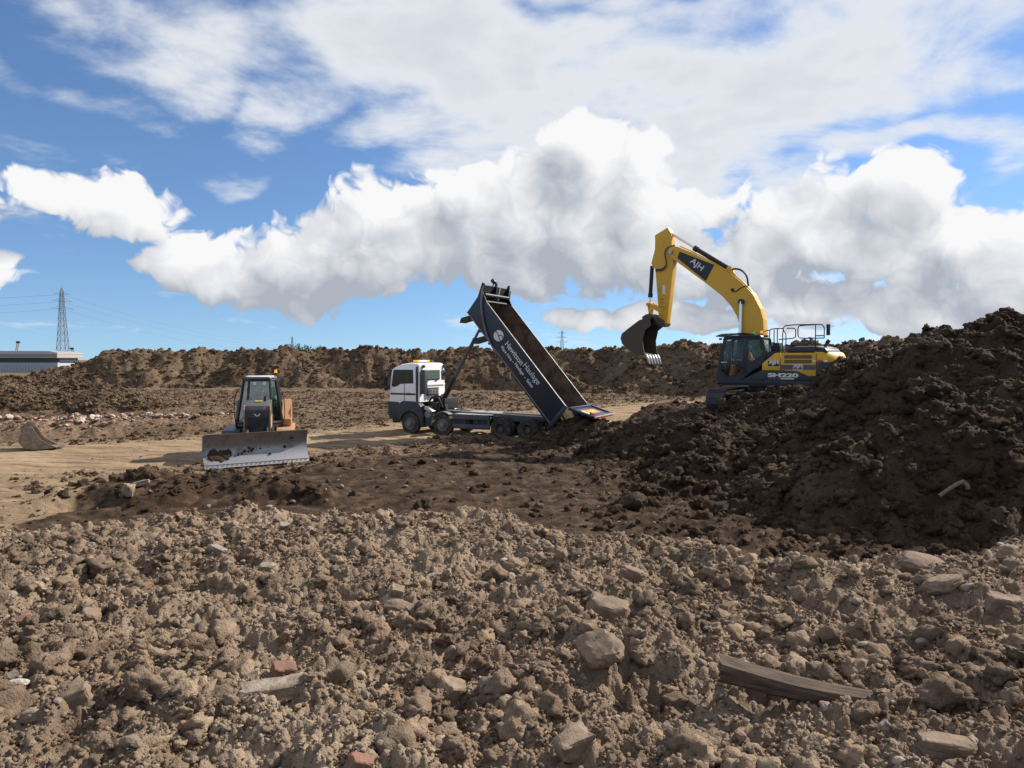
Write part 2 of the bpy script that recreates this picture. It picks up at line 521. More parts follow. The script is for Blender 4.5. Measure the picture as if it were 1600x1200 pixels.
def soil_material(name, dark, mid, light, scale=1.0, bump=0.02, extra=None, grit=0.25, inst=False):
    m, q = new_mat(name)
    geo = q.n('ShaderNodeNewGeometry')
    P = geo.outputs['Position']
    big = q.noise(P, 0.55 * scale, 4, 0.6)
    midn = q.noise(P, 3.2 * scale, 6, 0.65)
    fine = q.noise(P, 34.0 * scale, 4, 0.7)
    f = q.m('ADD', q.m('MULTIPLY', big, 0.45), q.m('ADD', q.m('MULTIPLY', midn, 0.5), q.m('MULTIPLY', fine, 0.35)))
    col = ramp(q, f, [(0.46, dark), (0.64, mid), (0.86, light)])
    if grit:
        # small pale and reddish grains lying in the soil
        vor = q.n('ShaderNodeTexVoronoi', {'Vector': P, 'Scale': 26.0 * scale})
        g1 = q.rng(vor.outputs['Distance'], 0.24, 0.14)
        csep = q.n('ShaderNodeSeparateColor', {0: vor.outputs['Color']})
        pick = q.rng(csep.outputs[0], 0.86, 0.9)
        gcol = q.mix(csep.outputs[1], (mid[0] * 1.6, mid[1] * 1.7, mid[2] * 1.9), (mid[0] * 1.3, mid[1] * 0.85, mid[2] * 0.75))
        col = q.mix(q.m('MULTIPLY', q.m('MULTIPLY', g1, pick), grit * 3), col, gcol)
    if inst:
        rnd = q.n('ShaderNodeObjectInfo').outputs['Random']
        br = q.n('ShaderNodeCombineColor', {0: q.rng(rnd, 0, 1, 0.62, 1.30, False), 1: q.rng(rnd, 0, 1, 0.62, 1.28, False), 2: q.rng(rnd, 0, 1, 0.62, 1.25, False)})
        col = q.mix(1.0, col, br.outputs[0], 'MULTIPLY')
    if extra:
        col = extra(q, P, col)
    bn = q.noise(P, 14.0 * scale, 8, 0.78)
    bn2 = q.voro(P, 95.0 * scale)
    hgt = q.m('SUBTRACT', bn, q.m('MULTIPLY', bn2, 0.28))
    bp = q.n('ShaderNodeBump', {'Height': hgt, 'Strength': 1.0, 'Distance': bump * 2.0})
    bs = q.n('ShaderNodeBsdfPrincipled', {'Base Color': col, 'Roughness': 0.95, 'Normal': bp.outputs[0], 'Specular IOR Level': 0.15})
    finish(q, bs)
    return m


TAN_D, TAN_M, TAN_L = (0.105, 0.075, 0.052), (0.228, 0.166, 0.117), (0.40, 0.315, 0.232)
DRK_D, DRK_M, DRK_L = (0.022, 0.0145, 0.0095), (0.062, 0.042, 0.027), (0.14, 0.099, 0.065)
BNK_D, BNK_M, BNK_L = (0.052, 0.034, 0.021), (0.138, 0.093, 0.058), (0.27, 0.195, 0.13)


def ground_extra(q, P, col):
    tr = q.n('ShaderNodeAttribute', attribute_name='track').outputs['Fac']
    dk = q.n('ShaderNodeAttribute', attribute_name='dark').outputs['Fac']
    br = q.n('ShaderNodeAttribute', attribute_name='brick').outputs['Fac']
    # streaks along the road
    mp = q.n('ShaderNodeMapping', {'Vector': P, 'Rotation': (0, 0, math.radians(-38)), 'Scale': (0.18, 1.6, 1)})
    st = q.noise(mp.outputs[0], 1.5, 6, 0.65)
    road = ramp(q, st, [(0.36, (0.17, 0.115, 0.07)), (0.52, (0.33, 0.235, 0.145)), (0.68, (0.45, 0.335, 0.215))])
    col = q.mix(tr, col, road)
    n = q.noise(P, 2.2, 6, 0.65)
    dcol = ramp(q, n, [(0.36, (0.026, 0.016, 0.010)), (0.52, (0.068, 0.042, 0.026)), (0.70, (0.15, 0.100, 0.064))])
    dk2 = q.rng(q.m('ADD', dk, q.m('MULTIPLY', q.m('SUBTRACT', n, 0.5), 0.9)), 0.35, 0.65)
    col = q.mix(dk2, col, dcol)
    pk = q.noise(P, 9.0, 3, 0.6)
    col = q.mix(q.m('MULTIPLY', br, q.rng(pk, 0.5, 0.62)), col, (0.42, 0.27, 0.21))
    return col


def fore_extra(q, P, col):
    r_ = q.rng(q.noise(P, 0.8, 3, 0.6), 0.52, 0.66)
    return q.mix(q.m('MULTIPLY', r_, 0.28), col, (0.17, 0.100, 0.072))


M_FORE = soil_material('dry_rubble_soil', TAN_D, TAN_M, TAN_L, 1.0, 0.012, extra=fore_extra)
M_DARK = soil_material('dark_moist_soil', DRK_D, DRK_M, DRK_L, 0.6, 0.03, grit=0.1)
M_BANK = soil_material('brown_bank_soil', BNK_D, BNK_M, BNK_L, 0.35, 0.06)
M_GRND = soil_material('site_ground_soil', (0.062, 0.041, 0.026), (0.145, 0.100, 0.064), (0.26, 0.19, 0.125), 0.5, 0.03, extra=ground_extra)

# near rubble ground the photographer stands on
fa = np.radians(np.concatenate([np.linspace(-180, -75, 40, endpoint=False), np.linspace(-75, -43, 110, endpoint=False), np.linspace(-43, 43, 800), np.linspace(43, 75, 111)[1:], np.linspace(75, 180, 41)[1:]]))
fr = np.concatenate([np.linspace(0.15, 1.35, 40, endpoint=False), np.exp(np.linspace(math.log(1.35), math.log(14.0), 470))])
A, R = np.meshgrid(fa, fr)
X, Y = R * np.sin(A), R * np.cos(A)
Z = fore_z(X, Y)
G0 = ground_z(X, Y, False)
fore, fore_co = land('rubble_ground', X, Y, Z, M_FORE, keep=(Z > G0 - 0.35) & (Y > -6))
tag(fore, 'loose tan rubble soil with stones filling the foreground', None, None, 'structure')

# the site floor within view
X, Y = polar(-62, 62, 940, 7.5, 115.0, 450)
Z = ground_z(X, Y)
brick = (1 - sstep(1.5, 3.4, np.abs(Y - np.interp(X, [-40, -23.0, -19, -12.5], [32.2, 34.2, 36.2, 42.0])))) * sstep(-11, -15, X)
ground, ground_co = land('ground', X, Y, Z, M_GRND, attrs={'track': track_mask(X, Y), 'dark': dark_mask(X, Y), 'brick': brick})
tag(ground, 'churned site ground with a dry haul road and dark spread soil', None, None, 'structure')

# coarse sheet on to the horizon and round behind the viewpoint
aa = np.radians(np.linspace(0, 360, 121))
rr = np.array([0.0, 1.0, 3, 6, 12, 25, 50, 90, 114, 160, 260, 500, 1000, 2200, 5000])
A, R = np.meshgrid(aa, rr)
X = R * np.sin(A); Y = R * np.cos(A)
front = (np.abs(np.degrees(np.arctan2(X, Y))) < 61)
Z = np.where(front & (R < 113), -2.5, np.where(R < 20, np.where(Y < 3, 0.2, -0.3), 0.0))
Z = np.where(front & (R > 113), 1.05, Z)
far_ground, _ = land('outer_ground', X, Y, Z, M_GRND, attrs={'track': X * 0, 'dark': X * 0, 'brick': X * 0})
tag(far_ground, 'bare brown ground running on to the horizon', None, None, 'structure')

X, Y = polar(-6, 64, 690, 11.5, 40.0, 390)
Z = heap_z(X, Y); G0 = ground_z(X, Y, False)
heap, heap_co = land('soil_heap', X, Y, Z, M_DARK, keep=(Z > G0 - 0.2))
tag(heap, 'big dark heap of freshly tipped moist soil rising on the right', None, None, 'structure')

X, Y = polar(-36, 62, 960, 52.0, 84.0, 165)
Z = bank_z(X, Y); G0 = ground_z(X, Y, False)
bank, bank_co = land('earth_bank', X, Y, Z, M_BANK, keep=(Z > G0 - 0.3))
tag(bank, 'long brown earth bank along the far edge of the site', None, None, 'structure')

X, Y = polar(-50, -18, 300, 40.0, 60.0, 130)
Z = mound_z(X, Y); G0 = ground_z(X, Y, False)
mound, mound_co = land('low_mound', X, Y, Z, M_BANK, keep=(Z > G0 - 0.3))
tag(mound, 'low brown mound at the left in front of the earth bank', None, None, 'structure')
# ------------------------------------------------------------------ loose clods and stones
RNG = np.random.default_rng(7)
random.seed(7)


def lump_mesh(name, seed, sub, rough, mat, angular=0.0, flat=0.75):
    bm = bmesh.new()
    bmesh.ops.create_icosphere(bm, subdivisions=sub, radius=1.0)
    off = Vector((seed * 13.7, seed * 5.1, -seed * 3.3))
    planes = []
    rs = random.Random(seed)
    for _ in range(9):
        v = Vector((rs.gauss(0, 1), rs.gauss(0, 1), rs.gauss(0, 1))).normalized()
        planes.append((v, rs.uniform(0.55, 0.95)))
    sx, sy, sz = rs.uniform(0.8, 1.25), rs.uniform(0.75, 1.1), rs.uniform(0.6, 0.95) * flat / 0.75
    for v in bm.verts:
        d = v.co.normalized()
        r = 1.0
        if angular:
            for pn, pd in planes:
                c = d.dot(pn)
                if c > 0.05:
                    r = min(r, (pd / c) * angular + (1 - angular))
        n = mnoise.noise(d * 1.3 + off) * 0.55 + mnoise.noise(d * 2.9 + off) * 0.36 + mnoise.noise(d * 6.3 + off) * 0.30 + mnoise.noise(d * 13.0 + off) * 0.22
        r *= 1.0 + rough * n
        v.co = Vector((d.x * sx, d.y * sy, d.z * sz)) * r
    me = bpy.data.meshes.new(name)
    bm.to_mesh(me)
    bm.free()
    for p in me.polygons:
        p.use_smooth = angular < 0.5
    me.materials.append(mat)
    return me


def source_collection(name, meshes):
    c = bpy.data.collections.new(name)          # not linked to the scene: only a store for the scatter below
    for i, me in enumerate(meshes):
        c.objects.link(bpy.data.objects.new('%s_%02d' % (name, i), me))
    return c


def scatter(name, co, scl, coll, n_src, label, rng=RNG):
    me = bpy.data.meshes.new(name)
    n = len(co)
    me.vertices.add(n)
    me.vertices.foreach_set('co', np.ascontiguousarray(co, np.float32).ravel())
    rot = rng.uniform(-0.5, 0.5, (n, 3)); rot[:, 2] = rng.uniform(0, 6.28, n)
    a = me.attributes.new('rot', 'FLOAT_VECTOR', 'POINT'); a.data.foreach_set('vector', rot.astype(np.float32).ravel())
    a = me.attributes.new('scl', 'FLOAT', 'POINT'); a.data.foreach_set('value', scl.astype(np.float32))
    a = me.attributes.new('idx', 'INT', 'POINT'); a.data.foreach_set('value', rng.integers(0, n_src, n).astype(np.int32))
    o = bpy.data.objects.new(name, me)
    COL.objects.link(o)
    g = bpy.data.node_groups.new(name + '_nodes', 'GeometryNodeTree')
    g.interface.new_socket('Geometry', in_out='INPUT', socket_type='NodeSocketGeometry')
    g.interface.new_socket('Geometry', in_out='OUTPUT', socket_type='NodeSocketGeometry')
    gi = g.nodes.new('NodeGroupInput'); go = g.nodes.new('NodeGroupOutput')
    ci = g.nodes.new('GeometryNodeCollectionInfo')
    ci.inputs['Collection'].default_value = coll
    ci.inputs['Separate Children'].default_value = True
    ci.inputs['Reset Children'].default_value = True
    ip = g.nodes.new('GeometryNodeInstanceOnPoints')

    def attr(nm, typ):
        nd = g.nodes.new('GeometryNodeInputNamedAttribute')
        nd.data_type = typ
        nd.inputs['Name'].default_value = nm
        return nd.outputs[0]
    g.links.new(gi.outputs[0], ip.inputs['Points'])
    g.links.new(ci.outputs[0], ip.inputs['Instance'])
    ip.inputs['Pick Instance'].default_value = True
    g.links.new(attr('idx', 'INT'), ip.inputs['Instance Index'])
    g.links.new(attr('rot', 'FLOAT_VECTOR'), ip.inputs['Rotation'])
    g.links.new(attr('scl', 'FLOAT'), ip.inputs['Scale'])
    g.links.new(ip.outputs[0], go.inputs[0])
    md = o.modifiers.new('scatter', 'NODES')
    md.node_group = g
    tag(o, label, None, None, 'stuff')
    return o


def pick(co, n, power, rng=RNG, cond=None):
    r = np.hypot(co[:, 0], co[:, 1])
    wgt = r ** power
    if cond is not None:
        wgt = wgt * cond
    idx = rng.choice(len(co), n, p=wgt / wgt.sum())
    return co[idx] + rng.normal(0, 0.01, (n, 3)) * np.array([1, 1, 0]), r[idx]


# single stones: name, column in the view, distance, half-sizes, tilt, material, label, category, shape, seed, sunk share, chipping
STONES = [
    ('boulder', 934, 3.95, (0.165, 0.15, 0.155), (10, -8, 30), 'brown', 'large rounded brown boulder in the foreground right of centre', 'boulder', 'lump', 21, 0.18),
    ('stone_slab', 421, 3.55, (0.150, 0.062, 0.034), (4, -5, 12), 'pale', 'long pale stone slab lying just below the red half brick', 'slab', 'block', 5, -0.55, 0.1),
    ('brick', 438, 3.88, (0.062, 0.05, 0.042), (12, 8, 25), 'red', 'red half brick lying just behind the long pale slab', 'brick', 'block', 6, 0.2, 0.12),
    ('stone_block', 704, 3.66, (0.062, 0.055, 0.05), (20, 14, 35), 'tan', 'square tan stone block right of the long pale slab', 'stone', 'block', 7, 0.25, 0.12),
    ('stone_block', 950, 4.95, (0.125, 0.10, 0.085), (8, 10, -20), 'brown', 'angular brown stone block just behind the large boulder', 'stone', 'block', 8, 0.3),
    ('stone_block', 898, 3.10, (0.075, 0.065, 0.06), (10, -12, 20), 'tan', 'squarish tan stone at the bottom edge below the large boulder', 'stone', 'block', 9, 0.25),
    ('brick', 1578, 4.85, (0.105, 0.07, 0.06), (6, 8, -18), 'pink', 'pinkish brick block at the right edge of the foreground', 'brick', 'block', 10, 0.2, 0.12),
    ('concrete_lump', 1480, 5.35, (0.15, 0.10, 0.075), (5, -12, 10), 'brown', 'flat brown stone lump near the right edge below the dark heap', 'stone', 'lump', 31, 0.3),
    ('concrete_lump', 1445, 6.35, (0.30, 0.16, 0.12), (0, 6, -8), 'pink', 'wide flat clay lump on the crest before the dark heap', 'stone', 'lump', 32, 0.35),
    ('concrete_lump', 1585, 6.6, (0.18, 0.14, 0.13), (0, 10, 20), 'brown', 'pale brown boulder on the crest at the right edge', 'boulder', 'lump', 33, 0.3),
    ('stone_slab', 1490, 3.05, (0.11, 0.055, 0.04), (0, 5, -6), 'brown', 'oblong brown stone at the bottom right corner', 'stone', 'block', 11, 0.25),
    ('concrete_lump', 240, 5.35, (0.135, 0.085, 0.065), (0, 4, 8), 'grey', 'long grey concrete lump at the left of the foreground', 'concrete', 'lump', 34, 0.3),
    ('concrete_lump', 620, 5.05, (0.17, 0.10, 0.07), (4, 6, -12), 'tan', 'broad flat tan stone in the middle of the foreground', 'stone', 'lump', 35, 0.35),
    ('stone_chip', 617, 5.12, (0.045, 0.04, 0.045), (20, 20, 10), 'tan', 'small stone standing on the broad flat tan stone', 'stone', 'block', 12, -0.6),
    ('stone_block', 133, 4.65, (0.055, 0.05, 0.05), (20, 18, 40), 'pink', 'pinkish stone cube near the left edge', 'stone', 'block', 13, 0.2),
    ('brick', 18, 4.6, (0.075, 0.045, 0.03), (5, -14, 28), 'red', 'thin red brick sliver at the left edge', 'brick', 'block', 14, 0.2),
    ('stone_chip', 415, 6.35, (0.07, 0.05, 0.035), (14, 0, -20), 'pale', 'pale flat chip of stone upper left of centre', 'stone', 'block', 15, 0.2, 0.1),
    ('stone_chip', 442, 7.6, (0.055, 0.045, 0.05), (20, 10, 20), 'grey', 'grey stone cube near the far edge of the rubble', 'stone', 'block', 16, 0.2, 0.1),
    ('stone_chip', 340, 6.7, (0.12, 0.035, 0.03), (0, 12, -28), 'grey', 'long thin grey stone left of the pale flat chip', 'stone', 'block', 17, 0.2, 0.1),
    ('stone_chip', 668, 6.0, (0.11, 0.05, 0.04), (0, -14, 24), 'grey', 'oblong grey stone sticking out right of centre', 'stone', 'block', 18, 0.2, 0.1),
    ('stone_chip', 108, 3.3, (0.06, 0.045, 0.04), (0, -20, 24), 'brown', 'tilted brown stone near the lower left corner', 'stone', 'block', 19, 0.25),
    ('stone_chip', 40, 3.18, (0.055, 0.05, 0.035), (0, 0, 10), 'tan', 'rounded tan stone at the lower left corner', 'stone', 'lump', 36, 0.25),
    ('stone_chip', 16, 3.65, (0.07, 0.045, 0.03), (0, 0, 4), 'white', 'whitish stone at the left edge', 'stone', 'lump', 37, 0.25),
    ('brick', 556, 2.85, (0.045, 0.035, 0.035), (10, 24, 30), 'red', 'red brick bit at the bottom edge left of centre', 'brick', 'block', 22, 0.2),
    ('stone_chip', 1253, 5.3, (0.07, 0.06, 0.085), (8, 10, 30), 'brown', 'upright brown stone in the right of the foreground', 'stone', 'lump', 38, 0.25),
    ('stone_chip', 990, 5.75, (0.10, 0.06, 0.05), (0, 20, -10), 'pink', 'pinkish flat stone behind the angular brown block', 'stone', 'block', 23, 0.25),
    ('stone_chip', 1092, 9.9, (0.075, 0.07, 0.05), (0, 0, 20), 'white', 'white chip lying at the foot of the dark heap', 'stone', 'lump', 39, 0.1),
    ('boulder', 1160, 11.2, (0.32, 0.26, 0.28), (0, 0, 20), 'soil', 'dark round boulder at the foot of the soil heap', 'boulder', 'lump', 41, 0.2),
    ('boulder', 990, 17.6, (0.36, 0.32, 0.34), (0, 0, 50), 'soil', 'dark round boulder left of the soil heap', 'boulder', 'lump', 42, 0.2),
    ('stone_block', 218, 18.5, (0.19, 0.07, 0.06), (0, -10, 18), 'pale', 'pale block lying on the dark windrow at the left', 'stone', 'block', 24, -0.2),
    ('stone_block', 197, 17.8, (0.13, 0.12, 0.14), (0, 10, 18), 'tan', 'tan block on the dark windrow beside the pale one', 'stone', 'block', 25, -0.1),
    ('stone_chip', 742, 16.4, (0.09, 0.08, 0.06), (0, 0, 18), 'white', 'white chip on the dark soil in the middle', 'stone', 'lump', 43, 0.0),
    ('stone_slab', 12, 6.0, (0.11, 0.09, 0.012), (4, 6, 14), 'white', 'crumpled whitish sheet at the left edge', 'scrap', 'lump', 44, 0.0),
]
CLEAR = [((e[1] - 800) / 1155 * e[2], e[2], max(e[3][:2]) + 0.03) for e in STONES if e[2] < 9]
CLEAR += [((1264 - 800) / 1155 * 3.58 + dx, 3.58 - 0.36 * dx, 0.10) for dx in (-0.3, -0.2, -0.1, 0.0, 0.12)]


def clear_of_stones(p, s):
    ok = np.ones(len(p), bool)
    for x, y, r_ in CLEAR:
        ok &= np.hypot(p[:, 0] - x, (p[:, 1] - y)) > r_ * 0.8 + s * 0.8
    return ok


MI_FORE = soil_material('dry_clod_soil', TAN_D, TAN_M, TAN_L, 1.0, 0.010, inst=True, extra=fore_extra)
MI_DARK = soil_material('dark_clod_soil', DRK_D, DRK_M, DRK_L, 0.8, 0.02, inst=True, grit=0.1)
MI_BANK = soil_material('bank_clod_soil', BNK_D, BNK_M, BNK_L, 0.5, 0.03, inst=True)


def stone_material(name, stops, bump=0.004):
    """stones of several colours, one per piece"""
    m, q = new_mat(name)
    P = q.n('ShaderNodeTexCoord').outputs['Object']
    rnd = q.n('ShaderNodeObjectInfo').outputs['Random']
    nd = q.n('ShaderNodeValToRGB', {'Fac': rnd})
    el = nd.color_ramp.elements
    nd.color_ramp.interpolation = 'CONSTANT'
    while len(el) < len(stops):
        el.new(0.5)
    for i, (e, c) in enumerate(zip(el, stops)):
        e.position = i / len(stops)
        e.color = (c[0], c[1], c[2], 1)
    W_ = q.n('ShaderNodeNewGeometry').outputs['Position']
    n = q.noise(W_, 22, 6, 0.65)
    col = q.mix(q.rng(n, 0.42, 0.62), nd.outputs[0], (0.19, 0.14, 0.10))
    n2 = q.noise(W_, 90, 5, 0.7)
    bp = q.n('ShaderNodeBump', {'Height': q.m('ADD', n, n2), 'Strength': 0.7, 'Distance': bump})
    bs = q.n('ShaderNodeBsdfPrincipled', {'Base Color': col, 'Roughness': 0.85, 'Normal': bp.outputs[0], 'Specular IOR Level': 0.3})
    finish(q, bs)
    return m


STONE_COLS = [(0.27, 0.20, 0.145), (0.22, 0.165, 0.12), (0.31, 0.24, 0.175), (0.23, 0.14, 0.105), (0.27, 0.235, 0.20), (0.19, 0.145, 0.11), (0.36, 0.30, 0.24), (0.25, 0.16, 0.12), (0.22, 0.18, 0.15), (0.16, 0.13, 0.105)]
M_STONE = stone_material('mixed_stones', STONE_COLS)
M_BRICKS = stone_material('pale_brick_rubble', [(0.52, 0.36, 0.29), (0.60, 0.50, 0.43), (0.44, 0.26, 0.20), (0.66, 0.60, 0.54), (0.38, 0.22, 0.16)])

C_CLOD = source_collection('clod', [lump_mesh('clod', 10 + i, 3, 1.05, MI_FORE, 0.38) for i in range(10)])
C_CRUMB = source_collection('crumb', [lump_mesh('crumb', 140 + i, 1, 0.9, MI_FORE, 0.4) for i in range(6)])
C_STONE = source_collection('stone', [lump_mesh('stone', 40 + i, 2, 0.30, M_STONE, 1.0, 0.7) for i in range(10)])
C_DARK = source_collection('dark_clod', [lump_mesh('dark_clod', 70 + i, 3, 1.15, MI_DARK, 0.42) for i in range(8)])
C_BANK = source_collection('bank_clod', [lump_mesh('bank_clod', 90 + i, 3, 1.15, MI_BANK, 0.5) for i in range(6)])
C_BRICK = source_collection('brick_bit', [lump_mesh('brick_bit', 110 + i, 2, 0.12, M_BRICKS, 1.0, 0.5) for i in range(6)])


def sizes(n, lo, hi, k, rng=RNG):
    """mostly small, a few large"""
    u = rng.uniform(0, 1, n)
    return lo * (hi / lo) ** (u ** k)


in_view = (np.abs(fore_co[:, 0]) < 1.25 * fore_co[:, 1] + 1.6) & (fore_co[:, 1] > 1.5) & (fore_co[:, 1] < 11.0)
clump = sstep(-0.5, 0.5, fbm(fore_co[:, 0] * 0.9, fore_co[:, 1] * 0.9, 3, 78)) + 0.25
p, r = pick(fore_co, 40000, 0.8, cond=in_view * clump ** 2)
s = np.maximum(sizes(len(p), 0.009, 0.085, 5.0), 0.0014 * r)
k = clear_of_stones(p, s); p, r, s = p[k], r[k], s[k]
p[:, 2] += s * 0.05
scatter('soil_clods', p, s, C_CLOD, 10, 'crumbly tan soil clods strewn over the foreground rubble')
p, r = pick(fore_co, 140000, 0.7, cond=in_view * (0.35 + clump))
s = np.maximum(sizes(len(p), 0.0045, 0.021, 1.7), 0.0010 * r)
k = clear_of_stones(p, s * 0); p, r, s = p[k], r[k], s[k]
p[:, 2] += s * 0.3
scatter('soil_crumbs', p, s, C_CRUMB, 6, 'fine tan crumbs of soil between the foreground clods')
p, r = pick(fore_co, 3200, 0.9, cond=in_view * 1.0)
s = np.maximum(sizes(len(p), 0.007, 0.048, 2.8), 0.0016 * r)
p[:, 2] += s * 0.35
scatter('loose_stones', p, s, C_STONE, 10, 'small mixed stones and brick chips in the foreground soil')

in_view = (np.abs(heap_co[:, 0]) < 1.1 * heap_co[:, 1] + 1) & (heap_co[:, 1] < 34)
p, r = pick(heap_co, 34000, 1.2, cond=in_view * 1.0)
s = np.maximum(sizes(len(p), 0.018, 0.24, 4.6), 0.0010 * r)
p[:, 2] -= s * 0.1
scatter('heap_clods', p, s, C_DARK, 8, 'dark moist clods lying all over the soil heap')

gx, gy = ground_co[:, 0], ground_co[:, 1]
in_view = (np.abs(gx) < 0.78 * gy + 1) & (gy > 11) & (gy < 62)
dkm = dark_mask(gx, gy); trm = track_mask(gx, gy)
p, r = pick(ground_co, 11000, 0.9, cond=in_view * (dkm * (0.25 + sstep(0.0, 4.0, gx + 0.15 * (gy - 20))) + 2.2 * (gy < 22) * (gx < -4) * sstep(0.12, 0.35, ground_co[:, 2])))
s = np.maximum(sizes(len(p), 0.015, 0.17, 3.6), 0.0009 * r)
scatter('spread_clods', p, s, C_DARK, 8, 'dark clods on the soil spread before the dozer')
p, r = pick(ground_co, 20000, 1.1, cond=in_view * (1 - trm) * (1 - dkm))
s = np.maximum(sizes(len(p), 0.02, 0.19, 3.2), 0.0010 * r)
scatter('ground_clods', p, s, C_BANK, 6, 'brown clods scattered over the site ground')
p, r = pick(ground_co, 2600, 1.0, cond=in_view * (1 - 0.8 * trm))
s = np.maximum(sizes(len(p), 0.015, 0.10, 2.5), 0.001 * r)
p[:, 2] += s * 0.3
scatter('ground_stones', p, s, C_STONE, 10, 'small pale stones scattered over the site ground')

in_view = (np.abs(bank_co[:, 0]) < 0.78 * bank_co[:, 1] + 1)
p, r = pick(bank_co, 14000, 0.5, cond=in_view * (bank_co[:, 2] > 0.8))
s = sizes(len(p), 0.05, 0.27, 3.4)
p[:, 2] += s * 0.2
scatter('bank_clods', p, s, C_BANK, 6, 'brown clods lying on the far earth bank')
p, r = pick(mound_co, 6000, 0.5, cond=(mound_co[:, 2] > 0.5) * 1.0)
s = sizes(len(p), 0.05, 0.28, 3.0)
scatter('mound_clods', p, s, C_BANK, 6, 'brown clods lying on the low mound at the left')

bk = (1 - sstep(0.6, 2.2, np.abs(gy - 0.4 - np.interp(gx, [-40, -23.0, -19, -12.5], [31.6, 33.6, 35.6, 41.5])))) * sstep(-12.5, -15, gx) * sstep(-44, -40, gx)
p, r = pick(ground_co, 2600, 0.5, cond=bk)
s = sizes(len(p), 0.05, 0.19, 1.6)
p[:, 2] += s * 0.35
scatter('brick_rubble', p, s, C_BRICK, 6, 'pale broken brick rubble along the left edge of the road')
# ------------------------------------------------------------------ mesh building helpers
class MB:
    """collects shapes into one bmesh; build() links it as one object"""
    def __init__(self, M=None):
        self.bm = bmesh.new()
        self.M = M or Matrix.Identity(4)

    def _add(self, verts, faces, bev=0.0, seg=2):
        vs_ = [self.bm.verts.new(self.M @ Vector(v)) for v in verts]
        fs = []
        for f in faces:
            try:
                fs.append(self.bm.faces.new([vs_[i] for i in f]))
            except ValueError:
                pass
        if bev:
            es = list({e for f in fs for e in f.edges})
            bmesh.ops.bevel(self.bm, geom=es, offset=bev, segments=seg, profile=0.6, affect='EDGES', clamp_overlap=True)
        return self

    def box(self, x0, x1, y0, y1, z0, z1, bev=0.0):
        v = [(x, y, z) for x in (x0, x1) for y in (y0, y1) for z in (z0, z1)]
        f = [(0, 1, 3, 2), (4, 6, 7, 5), (0, 4, 5, 1), (2, 3, 7, 6), (0, 2, 6, 4), (1, 5, 7, 3)]
        return self._add(v, f, bev)

    def prism(self, poly, y0, y1, bev=0.0, taper=None):
        """outline in (x, z) drawn out along y"""
        n = len(poly)
        a = sum(poly[i][0] * poly[(i + 1) % n][1] - poly[(i + 1) % n][0] * poly[i][1] for i in range(n))
        if a < 0:
            poly = poly[::-1]
        lo, hi = min(y0, y1), max(y0, y1)
        v = [(p[0], lo, p[1]) for p in poly] + [(p[0], hi, p[1]) for p in poly]
        f = [tuple(range(n)), tuple(range(2 * n - 1, n - 1, -1))]
        f += [(i, i + n, (i + 1) % n + n, (i + 1) % n) for i in range(n)]
        return self._add(v, f, bev)

    def loft(self, rings, close=True):
        """rings of equal length joined in turn"""
        n = len(rings[0])
        v = [p for r in rings for p in r]
        f = []
        for k in range(len(rings) - 1):
            for i in range(n):
                j = (i + 1) % n
                f.append((k * n + i, k * n + j, (k + 1) * n + j, (k + 1) * n + i))
        if close:
            f.append(tuple(range(n - 1, -1, -1)))
            f.append(tuple(range((len(rings) - 1) * n, len(rings) * n)))
        return self._add(v, f)

    def ring(self, outer, inner, y0, y1):
        """a flat frame between two outlines of equal length in (x, z), drawn out along y"""
        n = len(outer)
        v = [(p[0], y0, p[1]) for p in outer] + [(p[0], y0, p[1]) for p in inner] + [(p[0], y1, p[1]) for p in outer] + [(p[0], y1, p[1]) for p in inner]
        f = []
        for i in range(n):
            j = (i + 1) % n
            f += [(i, j, n + j, n + i), (2 * n + i, 3 * n + i, 3 * n + j, 2 * n + j), (i, 2 * n + i, 2 * n + j, j), (n + i, n + j, 3 * n + j, 3 * n + i)]
        self._add(v, f)
        return self

    def cyl(self, p0, p1, r, r1=None, seg=18):
        p0, p1 = Vector(p0), Vector(p1)
        r1 = r if r1 is None else r1
        d = (p1 - p0).normalized()
        a = d.orthogonal().normalized(); b = d.cross(a)
        rings = []
        for p, q in ((p0, r), (p1, r1)):
            rings.append([p + (a * math.cos(t) + b * math.sin(t)) * q for t in [2 * math.pi * i / seg for i in range(seg)]])
        return self.loft(rings)

    def tube(self, pts, r, seg=8, smooth=0):
        P = [Vector(p) for p in pts]
        for _ in range(smooth):                      # round the corners
            Q = [P[0]]
            for a, b in zip(P[:-1], P[1:]):
                Q += [a.lerp(b, 0.25), a.lerp(b, 0.75)]
            P = Q + [P[-1]]
        rings = []
        nrm = None
        for i, p in enumerate(P):
            d = (P[min(i + 1, len(P) - 1)] - P[max(i - 1, 0)]).normalized()
            if nrm is None:
                nrm = d.orthogonal().normalized()
            nrm = (nrm - d * nrm.dot(d)).normalized()
            b = d.cross(nrm)
            rings.append([p + (nrm * math.cos(t) + b * math.sin(t)) * r for t in [2 * math.pi * k / seg for k in range(seg)]])
        return self.loft(rings)

    def lathe(self, prof, c=(0, 0, 0), seg=40, mod=None):
        """profile of (y, r) turned about the y axis through c"""
        rings = []
        for k in range(seg):
            t = 2 * math.pi * k / seg
            ring = []
            for i, (y, r) in enumerate(prof):
                rr_ = r if mod is None else mod(i, k, r)
                ring.append((c[0] + rr_ * math.cos(t), c[1] + y, c[2] + rr_ * math.sin(t)))
            rings.append(ring)
        n = len(prof)
        v = [p for r_ in rings for p in r_]
        f = []
        for k in range(seg):
            k2 = (k + 1) % seg
            for i in range(n - 1):
                f.append((k * n + i, k * n + i + 1, k2 * n + i + 1, k2 * n + i))
        return self._add(v, f)

